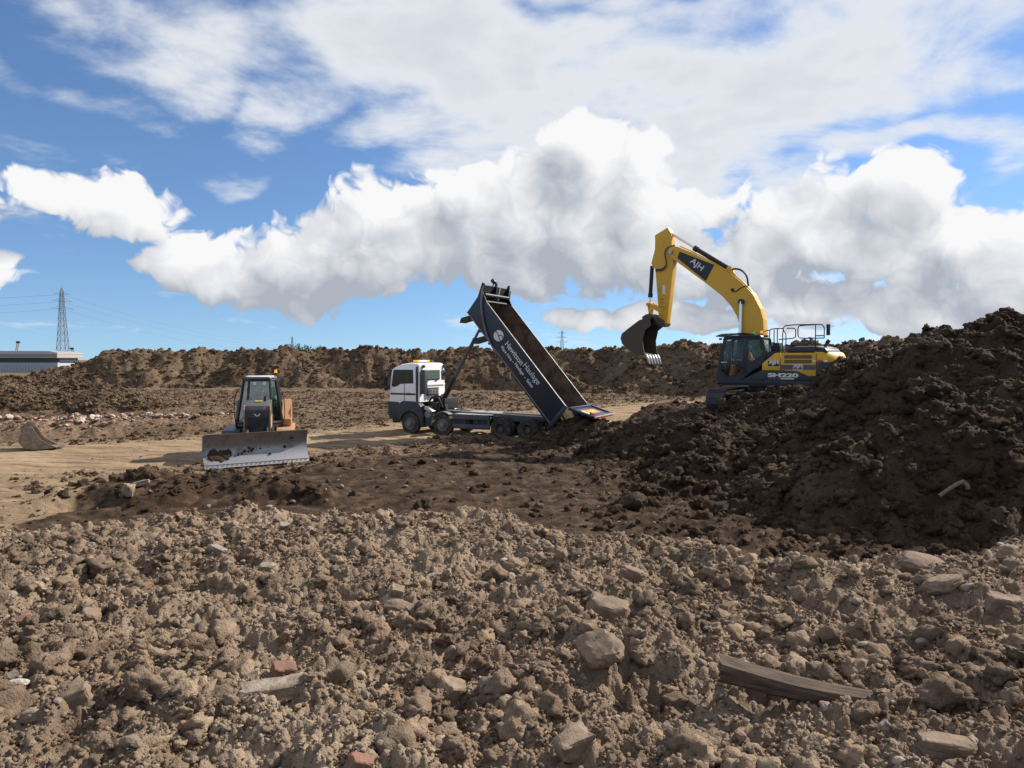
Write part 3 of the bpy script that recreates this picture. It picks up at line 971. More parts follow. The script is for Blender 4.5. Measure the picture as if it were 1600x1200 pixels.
    def mesh(self, name, mat, angle=32):
        bmesh.ops.recalc_face_normals(self.bm, faces=self.bm.faces)
        me = bpy.data.meshes.new(name)
        self.bm.to_mesh(me)
        self.bm.free()
        me.materials.append(mat)
        for p in me.polygons:
            p.use_smooth = True
        me.set_sharp_from_angle(angle=math.radians(angle))
        return me

    def build(self, name, mat, parent=None, angle=32):
        o = bpy.data.objects.new(name, self.mesh(name, mat, angle))
        COL.objects.link(o)
        o.parent = parent
        return o


def obj_from(name, me, parent, loc=(0, 0, 0), rot=(0, 0, 0), scale=(1, 1, 1)):
    o = bpy.data.objects.new(name, me)
    COL.objects.link(o)
    o.parent = parent
    o.location = loc
    o.rotation_euler = rot
    o.scale = scale
    return o


def empty(name, loc, rz=0.0):
    o = bpy.data.objects.new(name, None)
    COL.objects.link(o)
    o.location = loc
    o.rotation_euler = (0, 0, rz)
    return o


def lettering(body, name, mat, M, size, parent, width=None, bold=0.0, extrude=0.002):
    """raised letters; M maps text x, y, z to the parent's space, the text's left bottom at its origin"""
    cu = bpy.data.curves.new(name, 'FONT')
    cu.body = body
    cu.size = size
    cu.extrude = extrude
    cu.offset = bold
    t = bpy.data.objects.new(name + '_source', cu)
    COL.objects.link(t)
    dg = bpy.context.evaluated_depsgraph_get()
    me = bpy.data.meshes.new_from_object(t.evaluated_get(dg))
    bpy.data.objects.remove(t)
    co = np.empty(len(me.vertices) * 3, np.float32)
    me.vertices.foreach_get('co', co)
    co = co.reshape(-1, 3)
    co[:, 0] -= co[:, 0].min(); co[:, 1] -= co[:, 1].min()
    if width:
        co[:, 0] *= width / co[:, 0].max()
    me.vertices.foreach_set('co', co.ravel())
    me.transform(M)
    me.materials.clear()
    me.materials.append(mat)
    me.name = name
    o = bpy.data.objects.new(name, me)
    COL.objects.link(o)
    o.parent = parent
    return o


def axes(origin, ex, ey):
    ex = Vector(ex).normalized(); ey = Vector(ey).normalized(); ez = ex.cross(ey)
    M = Matrix.Identity(4)
    for i, v in enumerate((ex, ey, ez)):
        for k in range(3):
            M[k][i] = v[k]
    for k in range(3):
        M[k][3] = origin[k]
    return M


# ------------------------------------------------------------------ machine materials
def paint(name, col, rough=0.4, dirt=0.25, dirt_col=(0.17, 0.125, 0.085), metal=0.0, scale=2.5, coat=0.0):
    m, q = new_mat(name)
    P = q.n('ShaderNodeTexCoord').outputs['Object']
    n = q.noise(P, scale, 7, 0.68)
    n2 = q.noise(P, scale * 9, 4, 0.6)
    f = q.rng(q.m('ADD', n, q.m('MULTIPLY', n2, 0.25)), 0.78 - 0.42 * dirt, 0.98 - 0.25 * dirt)
    f = q.m('MULTIPLY', f, min(1.0, 0.35 + dirt))
    c = q.mix(f, col, dirt_col)
    r = q.m('ADD', rough, q.m('MULTIPLY', f, 0.45), clamp=True)
    bs = q.n('ShaderNodeBsdfPrincipled', {'Base Color': c, 'Roughness': r, 'Metallic': metal, 'Coat Weight': coat, 'Coat Roughness': 0.15})
    finish(q, bs)
    return m


def glass(name, tint=(0.74, 0.83, 0.80), alpha=0.035, rough=0.03):
    """tinted window glass: lets most light through and mirrors the rest"""
    m, q = new_mat(name)
    tr = q.n('ShaderNodeBsdfTransparent', {'Color': (tint[0], tint[1], tint[2], 1)})
    gl = q.n('ShaderNodeBsdfGlossy', {'Color': (0.9, 0.95, 0.95, 1), 'Roughness': rough})
    lw = q.n('ShaderNodeLayerWeight', {'Blend': 0.5}).outputs['Facing']
    f = q.m('ADD', q.m('MULTIPLY', q.m('POWER', lw, 4.0), 0.85), alpha, clamp=True)
    f = q.m('MULTIPLY', f, q.m('SUBTRACT', 1.0, q.n('ShaderNodeNewGeometry').outputs['Backfacing']))
    mx = q.n('ShaderNodeMixShader', {0: f, 1: tr.outputs[0], 2: gl.outputs[0]})
    q.n('ShaderNodeOutputMaterial', {'Surface': mx.outputs[0]})
    return m


def emit_lens(name, col, strength):
    m, q = new_mat(name)
    bs = q.n('ShaderNodeBsdfPrincipled', {'Base Color': (*col, 1), 'Roughness': 0.2, 'Emission Color': (*col, 1), 'Emission Strength': strength})
    finish(q, bs)
    return m


M_WHITE = paint('white_cab_paint', (0.86, 0.86, 0.85), 0.3, 0.14, coat=0.3)
M_NAVY = paint('navy_body_paint', (0.012, 0.017, 0.036), 0.32, 0.16, (0.08, 0.06, 0.045), coat=0.2)
M_CHAS = paint('grey_blue_chassis_paint', (0.055, 0.068, 0.085), 0.5, 0.35)
M_DGREY = paint('dark_grey_plastic', (0.028, 0.034, 0.042), 0.55, 0.3)
M_BLACK = paint('black_metal', (0.012, 0.013, 0.014), 0.45, 0.25)
M_RUBBER = paint('dusty_rubber', (0.022, 0.021, 0.020), 0.85, 0.6, (0.13, 0.10, 0.075), scale=5)
M_RIM = paint('dusty_rim_steel', (0.22, 0.22, 0.22), 0.45, 0.5, metal=0.4)
M_RIMD = paint('dull_rear_rim', (0.075, 0.075, 0.07), 0.6, 0.55)
M_STEEL = paint('bare_steel', (0.40, 0.40, 0.40), 0.38, 0.5, metal=0.8, scale=6)
M_CHROME = paint('bright_rod_steel', (0.75, 0.75, 0.75), 0.15, 0.02, metal=1.0)
M_RUSTY = paint('worn_tipper_floor', (0.15, 0.112, 0.085), 0.55, 0.7, (0.06, 0.04, 0.027), metal=0.1, scale=1.6)
M_ALU = paint('worn_edge_metal', (0.52, 0.50, 0.47), 0.4, 0.25, metal=0.5)
M_DGLASS = paint('dark_window_glass', (0.015, 0.022, 0.022), 0.04, 0.02, coat=0.6)
M_GGLASS = paint('sky_sheen_window_glass', (0.10, 0.14, 0.13), 0.06, 0.04, coat=0.6)  # grey-green of reflected sky put into the base colour, besides the gloss
M_GLASS = glass('clear_cab_glass')
M_GLASSG = glass('pale_green_cab_glass', (0.62, 0.76, 0.72), 0.24)
M_YELL = paint('yellow_machine_paint', (0.70, 0.39, 0.012), 0.42, 0.30, (0.27, 0.18, 0.07), coat=0.15)
M_XNAVY = paint('near_black_machine_paint', (0.014, 0.017, 0.024), 0.42, 0.2)
M_XGREY = paint('grey_machine_stripe', (0.085, 0.09, 0.10), 0.45, 0.12)
M_DECAL = paint('white_decal', (0.72, 0.72, 0.70), 0.5, 0.04)
M_ORANGE = paint('orange_machine_paint', (0.46, 0.20, 0.07), 0.5, 0.75, (0.30, 0.215, 0.145))
M_BEACON = emit_lens('amber_beacon_lens', (0.95, 0.32, 0.02), 0.6)
M_GREENL = emit_lens('green_beacon_lens', (0.02, 0.45, 0.12), 0.25)
M_LENS = paint('pale_lamp_lens', (0.75, 0.75, 0.70), 0.15, 0.05)
M_RED = paint('red_reflector', (0.55, 0.02, 0.015), 0.3, 0.1)
M_HIVIS = paint('orange_high_visibility_cloth', (0.85, 0.16, 0.03), 0.8, 0.05)
M_SKIN = paint('skin', (0.50, 0.30, 0.21), 0.6, 0.0)
M_SEAT = paint('black_seat_cloth', (0.02, 0.02, 0.022), 0.85, 0.1)
# ------------------------------------------------------------------ tipper truck (x forward from the front axle, y to its left = near side)
T_ORI = (-4.431, 37.062, -0.02)
T_RZ = math.atan2(0.46591, -0.88483)
truck = empty('tipper_truck', T_ORI, T_RZ)
tag(truck, 'white cab tipper truck with its long dark navy body raised, tipping soil', 'truck')
M_RAIL = paint('scuffed_rail_paint', (0.27, 0.25, 0.23), 0.5, 0.4, (0.12, 0.09, 0.065), scale=5)
AX = [0.0, -1.89, -5.01, -6.41]
WR = 0.53

# tyres: cut tread blocks round the edge
prof_f = [(-0.165, 0.30), (-0.165, 0.40), (-0.15, 0.49), (-0.115, 0.525), (-0.04, 0.53), (0.04, 0.53), (0.115, 0.525), (0.15, 0.49), (0.165, 0.40), (0.16, 0.30)]
tread = lambda i, k, r: r - (0.022 if (r > 0.52 and (k + (i % 2)) % 3 == 0) else 0)
tyre_front = MB().lathe(prof_f, seg=60, mod=tread).mesh('tyre', M_RUBBER, 28)
mb = MB()
for oy in (-0.185, 0.185):
    mb.lathe([(y * 0.93 + oy, r) for y, r in prof_f], seg=60, mod=tread)
tyre_dual = mb.mesh('tyre', M_RUBBER, 28)


def rim_mesh(deep, mat):
    m_ = MB()
    o_ = 0.165 if not deep else 0.335
    d_ = 0.05 if not deep else 0.20
    m_.lathe([(o_ - 0.01, 0.31), (o_ + 0.004, 0.30), (o_ - 0.02, 0.275), (o_ - d_, 0.255), (o_ - d_ - 0.01, 0.19), (o_ - d_ + 0.05, 0.17), (o_ - d_ + 0.05, 0.12), (o_ - d_ + 0.12, 0.10), (o_ - d_ + 0.125, 0.0)], seg=36)
    for k in range(10):
        t = 2 * math.pi * k / 10
        c = Vector((math.cos(t) * 0.145, o_ - d_ + 0.04, math.sin(t) * 0.145))
        m_.cyl(c, c + Vector((0, 0.035, 0)), 0.017, seg=6)
    return m_.mesh('rim', mat, 30)


rim_f, rim_r = rim_mesh(False, M_RIM), rim_mesh(True, M_RIMD)
hole = MB()
for k in range(10):
    t = 2 * math.pi * (k + 0.5) / 10
    c = Vector((math.cos(t) * 0.222, 0.105, math.sin(t) * 0.222))
    hole.cyl(c, c + Vector((0, 0.012, 0)), 0.024, seg=10)
hole_me = hole.mesh('hand_holes', M_BLACK)
for i, ax in enumerate(AX):
    for s in (1, -1):
        rear = i > 1
        yy = (1.035 if not rear else 0.86) * s
        wz = WR - (0.0 if not rear else 0.10)
        wl = obj_from('wheel', tyre_dual if rear else tyre_front, truck, (ax, yy, wz), (0, 0, 0 if s > 0 else math.pi))
        obj_from('rim', rim_r if rear else rim_f, wl)
        if not rear:
            obj_from('hand_holes', hole_me, wl)['kind'] = 'stuff'
    m_ = MB().cyl((ax, -0.8, WR - (0.1 if i > 1 else 0)), (ax, 0.8, WR - (0.1 if i > 1 else 0)), 0.075)
    if i > 1:
        m_.lathe([(-0.2, 0.0), (-0.2, 0.12), (-0.12, 0.22), (0.12, 0.22), (0.2, 0.12), (0.2, 0.0)], (ax, 0, WR - 0.1), 20)
    m_.build('axle', M_BLACK, truck)

# chassis
for s in (1, -1):
    MB().prism([(0.9, 1.14), (-2.0, 1.14), (-7.15, 1.00), (-7.15, 0.72), (-2.0, 0.86), (0.9, 0.86)], s * 0.38, s * 0.46).build('frame_rail', M_CHAS, truck)
    MB().prism([(-1.7, 1.19), (-7.1, 1.045), (-7.1, 1.005), (-1.7, 1.15)], s * 0.36, s * 0.48).build('subframe_rail', M_ALU, truck)
for x in (-0.9, -2.6, -3.5, -4.3, -5.7, -6.9):
    zc = 1.0 - 0.02 * (-x)
    MB().box(x - 0.06, x + 0.06, -0.38, 0.38, zc - 0.1, zc + 0.08).build('cross_member', M_BLACK, truck)
for x0 in (-3.05, -4.0):
    MB().box(x0 - 0.35, x0 + 0.35, -0.36, 0.30, 1.02, 1.14, 0.03).build('frame_top_box', M_ALU, truck)
# side guard with tank behind
for s in (1, -1):
    m_ = MB()
    m_.box(-4.42, -2.44, s * 1.10, s * 1.18, 0.82, 1.06, 0.015)
    m_.box(-4.42, -2.44, s * 1.10, s * 1.18, 0.38, 0.60, 0.015)
    for x in (-2.47, -3.1, -3.75, -4.39):
        m_.box(x - 0.03, x + 0.03, s * 1.06, s * 1.10, 0.38, 1.06)
    m_.build('side_guard', M_CHAS, truck)
    m_ = MB()
    m_.box(-3.3, -2.5, s * 0.55, s * 1.05, 0.5, 1.02, 0.05)
    m_.box(-4.3, -3.5, s * 0.55, s * 1.05, 0.52, 0.98, 0.05)
    m_.build('tank', M_DGREY, truck)
    MB().prism([(-2.5, 1.06), (-4.35, 1.03), (-4.35, 1.045), (-2.5, 1.075)], s * 0.55, s * 1.16).build('tank_step_plate', M_ALU, truck)
    m_ = MB()
    for x in (-4.63,):
        m_.cyl((x, s * 0.6, 0.92), (x, s * 1.05, 0.92), 0.11)
        m_.cyl((x + 0.02, s * 0.6, 0.62), (x + 0.02, s * 1.0, 0.62), 0.10)
    m_.build('air_tank', M_BLACK, truck)
# lamp bar and under-run at the rear
MB().box(-7.28, -7.16, -1.15, 1.15, 0.52, 0.66, 0.015).build('rear_bumper', M_DGREY, truck)
for s in (1, -1):
    MB().box(-7.30, -7.27, s * 0.75, s * 1.12, 0.70, 0.82, 0.01).build('tail_lamp', M_RED, truck)
    MB().box(-7.12, -7.09, s * 0.58, s * 1.15, 0.22, 0.86).build('mud_flap', M_RUBBER, truck)

# cab shell
prof = [(1.20, 1.02), (1.27, 1.55), (1.25, 2.2), (1.13, 3.02), (0.97, 3.27), (0.62, 3.40), (0.05, 3.47), (-0.40, 3.46), (-0.52, 3.36), (-0.55, 1.56), (-0.36, 1.55), (0.62, 1.52), (0.72, 1.02)]
rings = []
for y in (-1.17, -1.13, -0.98, 0.98, 1.13, 1.17):
    k = abs(y)
    ring = []
    for (x, z) in prof:
        xx = x if k < 1.0 else (x - 0.0 - (0.05 if k > 1.15 else 0.012) * (1 if x > 0 else -1))
        zz = z - ((0.09 if k > 1.15 else 0.03) if (z > 3.2 and k > 1.0) else 0)
        yy = y * (0.955 if z > 3.2 else 1.0)
        ring.append((xx, yy, zz))
    rings.append(ring)
cab_t = MB().loft(rings).build('cab', M_WHITE, truck, 38)
for s in (1, -1):
    Y0 = s * 1.172
    dr = MB().prism([(1.12, 1.60), (1.17, 2.2), (1.06, 3.10), (0.96, 3.20), (-0.33, 3.20), (-0.36, 1.60)], Y0, Y0 + s * 0.014, 0.005).build('door', M_WHITE, cab_t)
    MB().prism([(1.09, 2.30), (0.985, 3.08), (0.93, 3.13), (-0.20, 3.13), (-0.22, 2.47), (0.55, 2.44), (0.72, 2.34), (0.9, 2.28)], Y0 + s * 0.008, Y0 + s * 0.022, 0.004).build('window_seal', M_BLACK, cab_t)
    MB().prism([(1.03, 2.38), (0.95, 3.06), (-0.16, 3.06), (-0.17, 2.52), (0.56, 2.50), (0.74, 2.41)], Y0 + s * 0.018, Y0 + s * 0.026).build('side_window', M_DGLASS, cab_t)
    MB().box(0.30, 0.34, Y0 + s * 0.0, Y0 + s * 0.018, 1.60, 2.44).build('door_seam', M_XGREY, cab_t)
    MB().box(-0.34, 1.16, Y0 + s * 0.012, Y0 + s * 0.030, 1.90, 1.985, 0.006).build('door_strip', M_BLACK, cab_t)
    MB().box(-0.06, 0.14, Y0 + s * 0.028, Y0 + s * 0.055, 1.90, 2.0, 0.008).build('door_handle', M_BLACK, cab_t)
    MB().box(-0.47, -0.37, Y0 - s * 0.02, Y0 + s * 0.020, 1.58, 3.30, 0.01).build('pillar_trim', M_BLACK, cab_t)
    # mirrors on arms
    m_ = MB()
    m_.box(1.30, 1.42, s * 1.20, s * 1.42, 2.34, 2.98, 0.04)
    m_.box(1.28, 1.40, s * 1.20, s * 1.40, 2.10, 2.28, 0.03)
    m_.tube([(1.12, s * 1.16, 3.12), (1.33, s * 1.3, 3.12), (1.36, s * 1.3, 2.98)], 0.025, 6, 1)
    m_.tube([(1.18, s * 1.16, 2.2), (1.33, s * 1.28, 2.2)], 0.02, 6)
    m_.build('mirror', M_BLACK, cab_t)
    # air intake stack and its louvres behind the door
    if s < 0:
        continue
    m_ = MB().box(-0.84, -0.57, s * 0.88, s * 1.14, 1.95, 3.12, 0.04)
    st = m_.build('intake_stack', M_DGREY, truck)
    m_ = MB()
    for k in range(9):
        z = 2.1 + k * 0.105
        m_.box(-0.82, -0.59, s * 1.135, s * 1.155, z, z + 0.055, 0.006)
    m_.build('intake_louvres', M_XGREY, st)
MB().prism([(1.285, 2.28), (1.155, 3.0), (1.145, 3.0), (1.275, 2.28)], -1.02, 1.02).build('windscreen', M_DGLASS, cab_t)
MB().box(1.2, 1.40, -0.7, 0.7, 3.13, 3.20, 0.02).build('sun_visor', M_DGREY, cab_t)
# rear wall
MB().box(-0.562, -0.548, -0.62, 0.70, 2.62, 3.10, 0.005).build('rear_window_seal', M_BLACK, cab_t)
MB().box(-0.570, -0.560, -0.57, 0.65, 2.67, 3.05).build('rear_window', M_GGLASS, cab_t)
MB().box(-0.564, -0.548, -1.12, -0.82, 2.62, 3.10, 0.005).build('rear_corner_window', M_DGLASS, cab_t)
MB().box(-0.60, -0.545, -1.05, 0.80, 2.36, 2.44, 0.02).build('rear_wall_rib', M_WHITE, cab_t)
for y in (0.45, -0.35):
    MB().box(-0.60, -0.56, y - 0.12, y + 0.12, 2.585, 2.625, 0.008).build('rear_step', M_BLACK, cab_t)
for y in (0.82, -1.02):
    MB().box(-0.62, -0.50, y - 0.07, y + 0.07, 3.22, 3.36, 0.02).build('work_lamp', M_BLACK, cab_t)
# roof beacon bar
bar = MB().box(0.02, 0.22, -0.50, 0.50, 3.47, 3.51, 0.01).build('beacon_bar', M_BLACK, cab_t)
MB().box(0.0, 0.24, -0.33, 0.33, 3.51, 3.60, 0.02).build('bar_panel', M_WHITE, cab_t)
for s in (1, -1):
    MB().box(0.0, 0.24, s * 0.34, s * 0.56, 3.51, 3.60, 0.03).build('amber_lens', M_BEACON, cab_t)
# bumper, steps, arches
MB().prism([(1.30, 1.00), (1.33, 1.53), (1.22, 1.56), (0.66, 1.54), (0.60, 0.98), (0.72, 0.72), (1.22, 0.72)], -1.20, 1.20, 0.03).build('bumper', M_DGREY, truck)
for s in (1, -1):
    MB().prism([(1.06, 0.52), (1.12, 0.75), (0.75, 0.75), (0.78, 0.52)], s * 0.9, s * 1.15, 0.02).build('entry_step', M_BLACK, truck)
    MB().box(1.325, 1.345, s * 0.62, s * 1.0, 1.05, 1.22, 0.02).build('headlamp', M_LENS, truck)
    # arch over the front wheel
    a_in = [(0.60 * math.cos(t), 0.53 + 0.60 * math.sin(t)) for t in np.linspace(math.radians(6), math.radians(172), 14)]
    out = [(0.70, 0.62), (0.72, 1.45), (0.40, 1.60), (-0.40, 1.58), (-0.60, 1.42), (-0.78, 0.95), (-0.80, 0.35), (-0.62, 0.35)]
    MB().prism(a_in + out[::-1], s * 0.84, s * 1.21, 0.012).build('front_mudguard', M_DGREY, truck)
    # arch over the second wheel: a thin band
    arc = [(-1.89 + 0.60 * math.cos(t), 0.53 + 0.60 * math.sin(t)) for t in np.linspace(math.radians(-8), math.radians(128), 14)]
    arc2 = [(-1.89 + 0.625 * math.cos(t), 0.53 + 0.625 * math.sin(t)) for t in np.linspace(math.radians(-8), math.radians(128), 14)]
    MB().prism(arc + arc2[::-1], s * 0.86, s * 1.22).build('second_mudguard', M_RIM, truck)
    # battery box and exhaust can between the axles
    MB().box(-1.18, -0.84, s * 0.70, s * 1.10, 0.42, 0.82, 0.02).build('battery_box', M_DGREY, truck)
    MB().cyl((-0.98, s * 0.72, 0.98), (-0.98, s * 1.12, 0.98), 0.17).build('silencer', M_RIM, truck)
    MB().prism([(-0.82, 1.38), (-0.98, 1.36), (-1.28, 1.14), (-1.2, 1.08), (-0.8, 1.22)], s * 0.8, s * 1.12, 0.015).build('step_plate', M_ALU, truck)
# plant behind the cab
m_ = MB()
m_.box(-1.45, -0.75, -0.95, 0.30, 1.18, 1.72, 0.03)
m_.box(-1.30, -0.72, 0.25, 0.75, 1.15, 1.55, 0.05)
m_.tube([(-0.75, 0.7, 1.3), (-0.95, 0.85, 1.75), (-1.25, 0.6, 1.85), (-1.45, 0.5, 1.3)], 0.055, 8, 2)
m_.tube([(-0.8, 0.3, 1.4), (-1.0, 0.5, 1.95), (-1.3, 0.2, 1.7), (-1.5, 0.3, 1.2)], 0.045, 8, 2)
m_.tube([(-0.8, -0.2, 1.5), (-1.1, 0.0, 2.0), (-1.4, -0.3, 1.6)], 0.04, 8, 2)
m_.build('hydraulic_tank', M_BLACK, truck)
for k in range(3):
    MB().cyl((-0.66, 0.40 - k * 0.27, 1.92), (-0.66, 0.40 - k * 0.27, 2.16), 0.115, seg=20).build('air_bottle', M_STEEL, truck)
MB().box(-0.575, -0.552, -0.5, 0.56, 1.84, 2.24, 0.01).build('bottle_recess', M_BLACK, truck)
MB().cyl((-1.62, 0.42, 1.18), (-1.62, 0.42, 1.44), 0.045).build('frame_post', M_RIM, truck)
MB().cyl((-2.05, -0.3, 1.14), (-2.05, -0.3, 1.42), 0.04).build('frame_post', M_RIM, truck)

# ---- raised body: u runs from its tail to its head, v out of its floor
BU = Vector((0.6467, 0, 0.7627)); BV = Vector((-0.7627, 0, 0.6467)); BO = Vector((-7.64, 0, 0.73))
BM = Matrix(((BU.x, 0, BV.x, BO.x), (0, 1, 0, 0), (BU.z, 0, BV.z, BO.z), (0, 0, 0, 1)))   # (u, y, v) -> truck space
W2 = 1.25
body = MB(BM).prism([(-0.02, -0.05), (6.68, -0.05), (6.68, 0.03), (-0.02, 0.03)], -1.2, 1.2).build('tipper_body', M_RUSTY, truck)
for s in (1, -1):
    y0, y1 = s * (W2 - 0.06), s * W2
    MB(BM).prism([(-0.10, -0.12), (6.68, -0.02), (6.84, 0.88), (7.20, 1.48), (7.05, 1.54), (6.86, 1.22), (6.30, 1.05), (0.20, 1.05)], y0, y1, 0.008).build('side_panel', M_NAVY, body)
    MB(BM).prism([(0.05, 0.04), (6.66, 0.04), (6.75, 0.86), (6.30, 1.03), (0.22, 1.03)], s * (W2 - 0.075), s * (W2 - 0.062)).build('side_lining', M_RUSTY, body)
    MB(BM).box(0.18, 6.32, s * (W2 - 0.07), s * (W2 + 0.006), 1.05, 1.072, 0.004).build('top_rail', M_RAIL, body)
    MB(BM).box(0.0, 6.70, s * (W2 - 0.02), s * (W2 + 0.018), -0.02, 0.015, 0.004).build('bottom_rail', M_RAIL, body)
    MB(BM).box(-0.12, 6.5, s * 0.38, s * 0.55, -0.27, -0.05, 0.01).build('body_runner', M_NAVY, body)
    MB(BM).prism([(-0.16, -0.30), (0.10, -0.30), (0.32, 1.05), (0.16, 1.10)], s * (W2 - 0.08), s * (W2 + 0.018), 0.01).build('rear_post', M_NAVY, body)
m_ = MB(BM)
for k in range(9):
    u = 0.35 + k * 0.75
    m_.box(u - 0.04, u + 0.04, -1.18, 1.18, -0.15, -0.05)
m_.build('floor_bearers', M_NAVY, body)
MB(BM).prism([(6.62, -0.02), (6.70, -0.02), (6.86, 0.88), (6.78, 0.9)], -1.2, 1.2).build('headboard', M_NAVY, body)
MB(BM).prism([(6.58, 0.04), (6.62, 0.04), (6.775, 0.88), (6.735, 0.9)], -1.18, 1.18).build('headboard_lining', M_RUSTY, body)
# cowl with fins over the headboard
cw = MB(BM).prism([(6.78, 0.88), (6.88, 0.9), (7.14, 1.40), (7.06, 1.44)], -1.19, 1.19).build('cowl', M_NAVY, body)
for y in (0.06, -1.19):
    MB(BM).prism([(6.80, 0.92), (7.20, 1.55), (7.13, 1.62), (6.62, 1.06)], y - 0.03, y + 0.03).build('cowl_fin', M_NAVY, body)
MB(BM).cyl((6.72, -1.15, 1.16), (6.72, 1.15, 1.16), 0.085, seg=16).build('sheet_roller', M_BLACK, body)
m_ = MB(BM)
for k in range(22):
    y = -1.1 + k * 0.1
    m_.box(6.50, 6.74, y, y + 0.03, 0.94, 0.97)
m_.box(6.48, 6.52, -1.18, 1.18, 0.93, 0.98)
m_.build('cowl_grille', M_BLACK, body)['kind'] = 'stuff'
lamp = MB(BM).box(7.02, 7.22, 0.42, 0.66, 1.62, 1.80, 0.02).build('work_lamp', M_BLACK, body)
MB(BM).box(7.20, 7.235, 0.44, 0.64, 1.64, 1.78).build('lamp_cap', M_WHITE, body)
MB(BM).tube([(6.98, 0.5, 1.40), (7.05, 0.52, 1.64)], 0.025, 6).build('lamp_bracket', M_BLACK, body)
MB(BM).prism([(6.66, 1.02), (7.02, 1.48), (6.97, 1.52), (6.60, 1.06)], -0.20, -0.13).build('pale_brace', M_ALU, body)
# sheeting arm along the near side
MB(BM).tube([(6.98, 1.29, 1.44), (6.9, 1.36, 1.28), (6.2, 1.36, 0.62), (5.3, 1.33, 0.16), (4.6, 1.31, -0.02), (4.2, 1.29, -0.06)], 0.032, 8, 2).build('sheet_arm', M_RIM, body)
MB(BM).tube([(6.95, -1.29, 1.44), (6.7, -1.34, 1.1), (5.9, -1.34, 0.5)], 0.03, 8, 2).build('sheet_arm', M_RIM, body)
# wings that hang under the body
for u, ln in ((6.30, 0.62), (5.05, 0.72), (3.45, 0.35)):
    MB(BM).prism([(u, -0.05), (u + 0.22, -0.05), (u + 0.22 + ln * 0.35, -0.05 - ln * 0.65), (u + 0.10 + ln * 0.35, -0.05 - ln)], 0.62, 1.18).build('body_wing', M_RUBBER, body)
    MB(BM).prism([(u, -0.05), (u + 0.22, -0.05), (u + 0.22 + ln * 0.35, -0.05 - ln * 0.65), (u + 0.10 + ln * 0.35, -0.05 - ln)], -1.18, -0.62).build('body_wing', M_RUBBER, body)
# tailgate swung out from its top hinge, resting on the load
TG0 = BM @ Vector((0.16, 0, 1.06))
tg_dir = Vector((-0.955, 0, -0.30)).normalized()
tg_n = Vector((-0.30, 0, 0.955)).normalized()
TM = Matrix(((tg_dir.x, 0, tg_n.x, TG0.x), (0, 1, 0, 0), (tg_dir.z, 0, tg_n.z, TG0.z), (0, 0, 0, 1)))   # (down the gate, y, outward)
tg = MB(TM).box(0.10, 1.28, -1.22, 1.22, -0.06, 0.0, 0.006).build('tailgate', M_NAVY, body)
for a, b, c, d in ((0.08, 0.20, -1.24, 1.24), (1.18, 1.32, -1.24, 1.24)):
    MB(TM).box(a, b, c, d, -0.075, 0.05, 0.012).build('gate_beam', M_NAVY, body)
for y in (-1.18, 1.18):
    MB(TM).box(0.1, 1.3, y - 0.06, y + 0.06, -0.07, 0.05, 0.012).build('gate_post', M_NAVY, body)
MB(TM).box(0.48, 1.02, -0.72, 0.72, 0.002, 0.012).build('gate_plate', M_XGREY, body)
sg = MB(TM).box(0.54, 0.96, -0.50, 0.60, 0.014, 0.022).build('warning_sign', emit_lens('orange_sign_film', (0.80, 0.13, 0.035), 0.0), body)
MB(TM).box(0.63, 0.85, -0.34, 0.46, 0.024, 0.028).build('sign_yellow_band', paint('yellow_sign_film', (0.75, 0.45, 0.04), 0.5, 0.05), body)
MB(TM).box(0.54, 0.98, 0.66, 0.92, 0.014, 0.022).build('gate_sticker', paint('yellow_white_sticker', (0.75, 0.68, 0.28), 0.5, 0.05), body)
MB(TM).box(1.322, 1.34, -1.2, 1.2, 0.0, 0.045).build('gate_edge_strip', M_DECAL, body)
MB(TM).box(1.322, 1.338, -1.2, 1.2, -0.06, -0.01).build('gate_red_strip', M_RED, body)
# lettering down the near side
ly = W2 + 0.002
exv = (-BU.x, 0, -BU.z)


def on_side(u, v):
    p = BM @ Vector((u, ly, v))
    return axes(p, exv, (BV.x, 0, BV.z))


def uv_of(x, z):
    d = Vector((x, 0, z)) - BO
    return d.dot(BU), d.dot(BV)


u0, v0 = uv_of(-5.30, 4.31); u1, v1 = uv_of(-6.95, 2.42)
lettering('Hewitson', 'lettering', M_DECAL, on_side(u0, v0 - 0.01), 0.36, body, 1.24, 0.004)
lettering('Haulage', 'lettering', M_DECAL, on_side(u0 - 1.33, v0 - 0.01), 0.36, body, 1.12, 0.0)
u2, v2 = uv_of(-5.09, 4.20)
lettering('Plant Hire', 'lettering', M_DECAL, on_side(u2 - 0.02, v2 - 0.03), 0.2, body, 0.80, 0.003)
lettering('Haulage', 'lettering', M_DECAL, on_side(u2 - 1.05, v2 - 0.03), 0.2, body, 0.66, 0.003)
lettering('Sales', 'lettering', M_DECAL, on_side(u2 - 1.98, v2 - 0.0), 0.2, body, 0.44, 0.003)
for du in (0.92, 1.84):
    MB(BM).box(u2 - du - 0.05, u2 - du + 0.03, W2, W2 + 0.004, v2 + 0.025, v2 + 0.05).build('lettering_dash', M_DECAL, body)
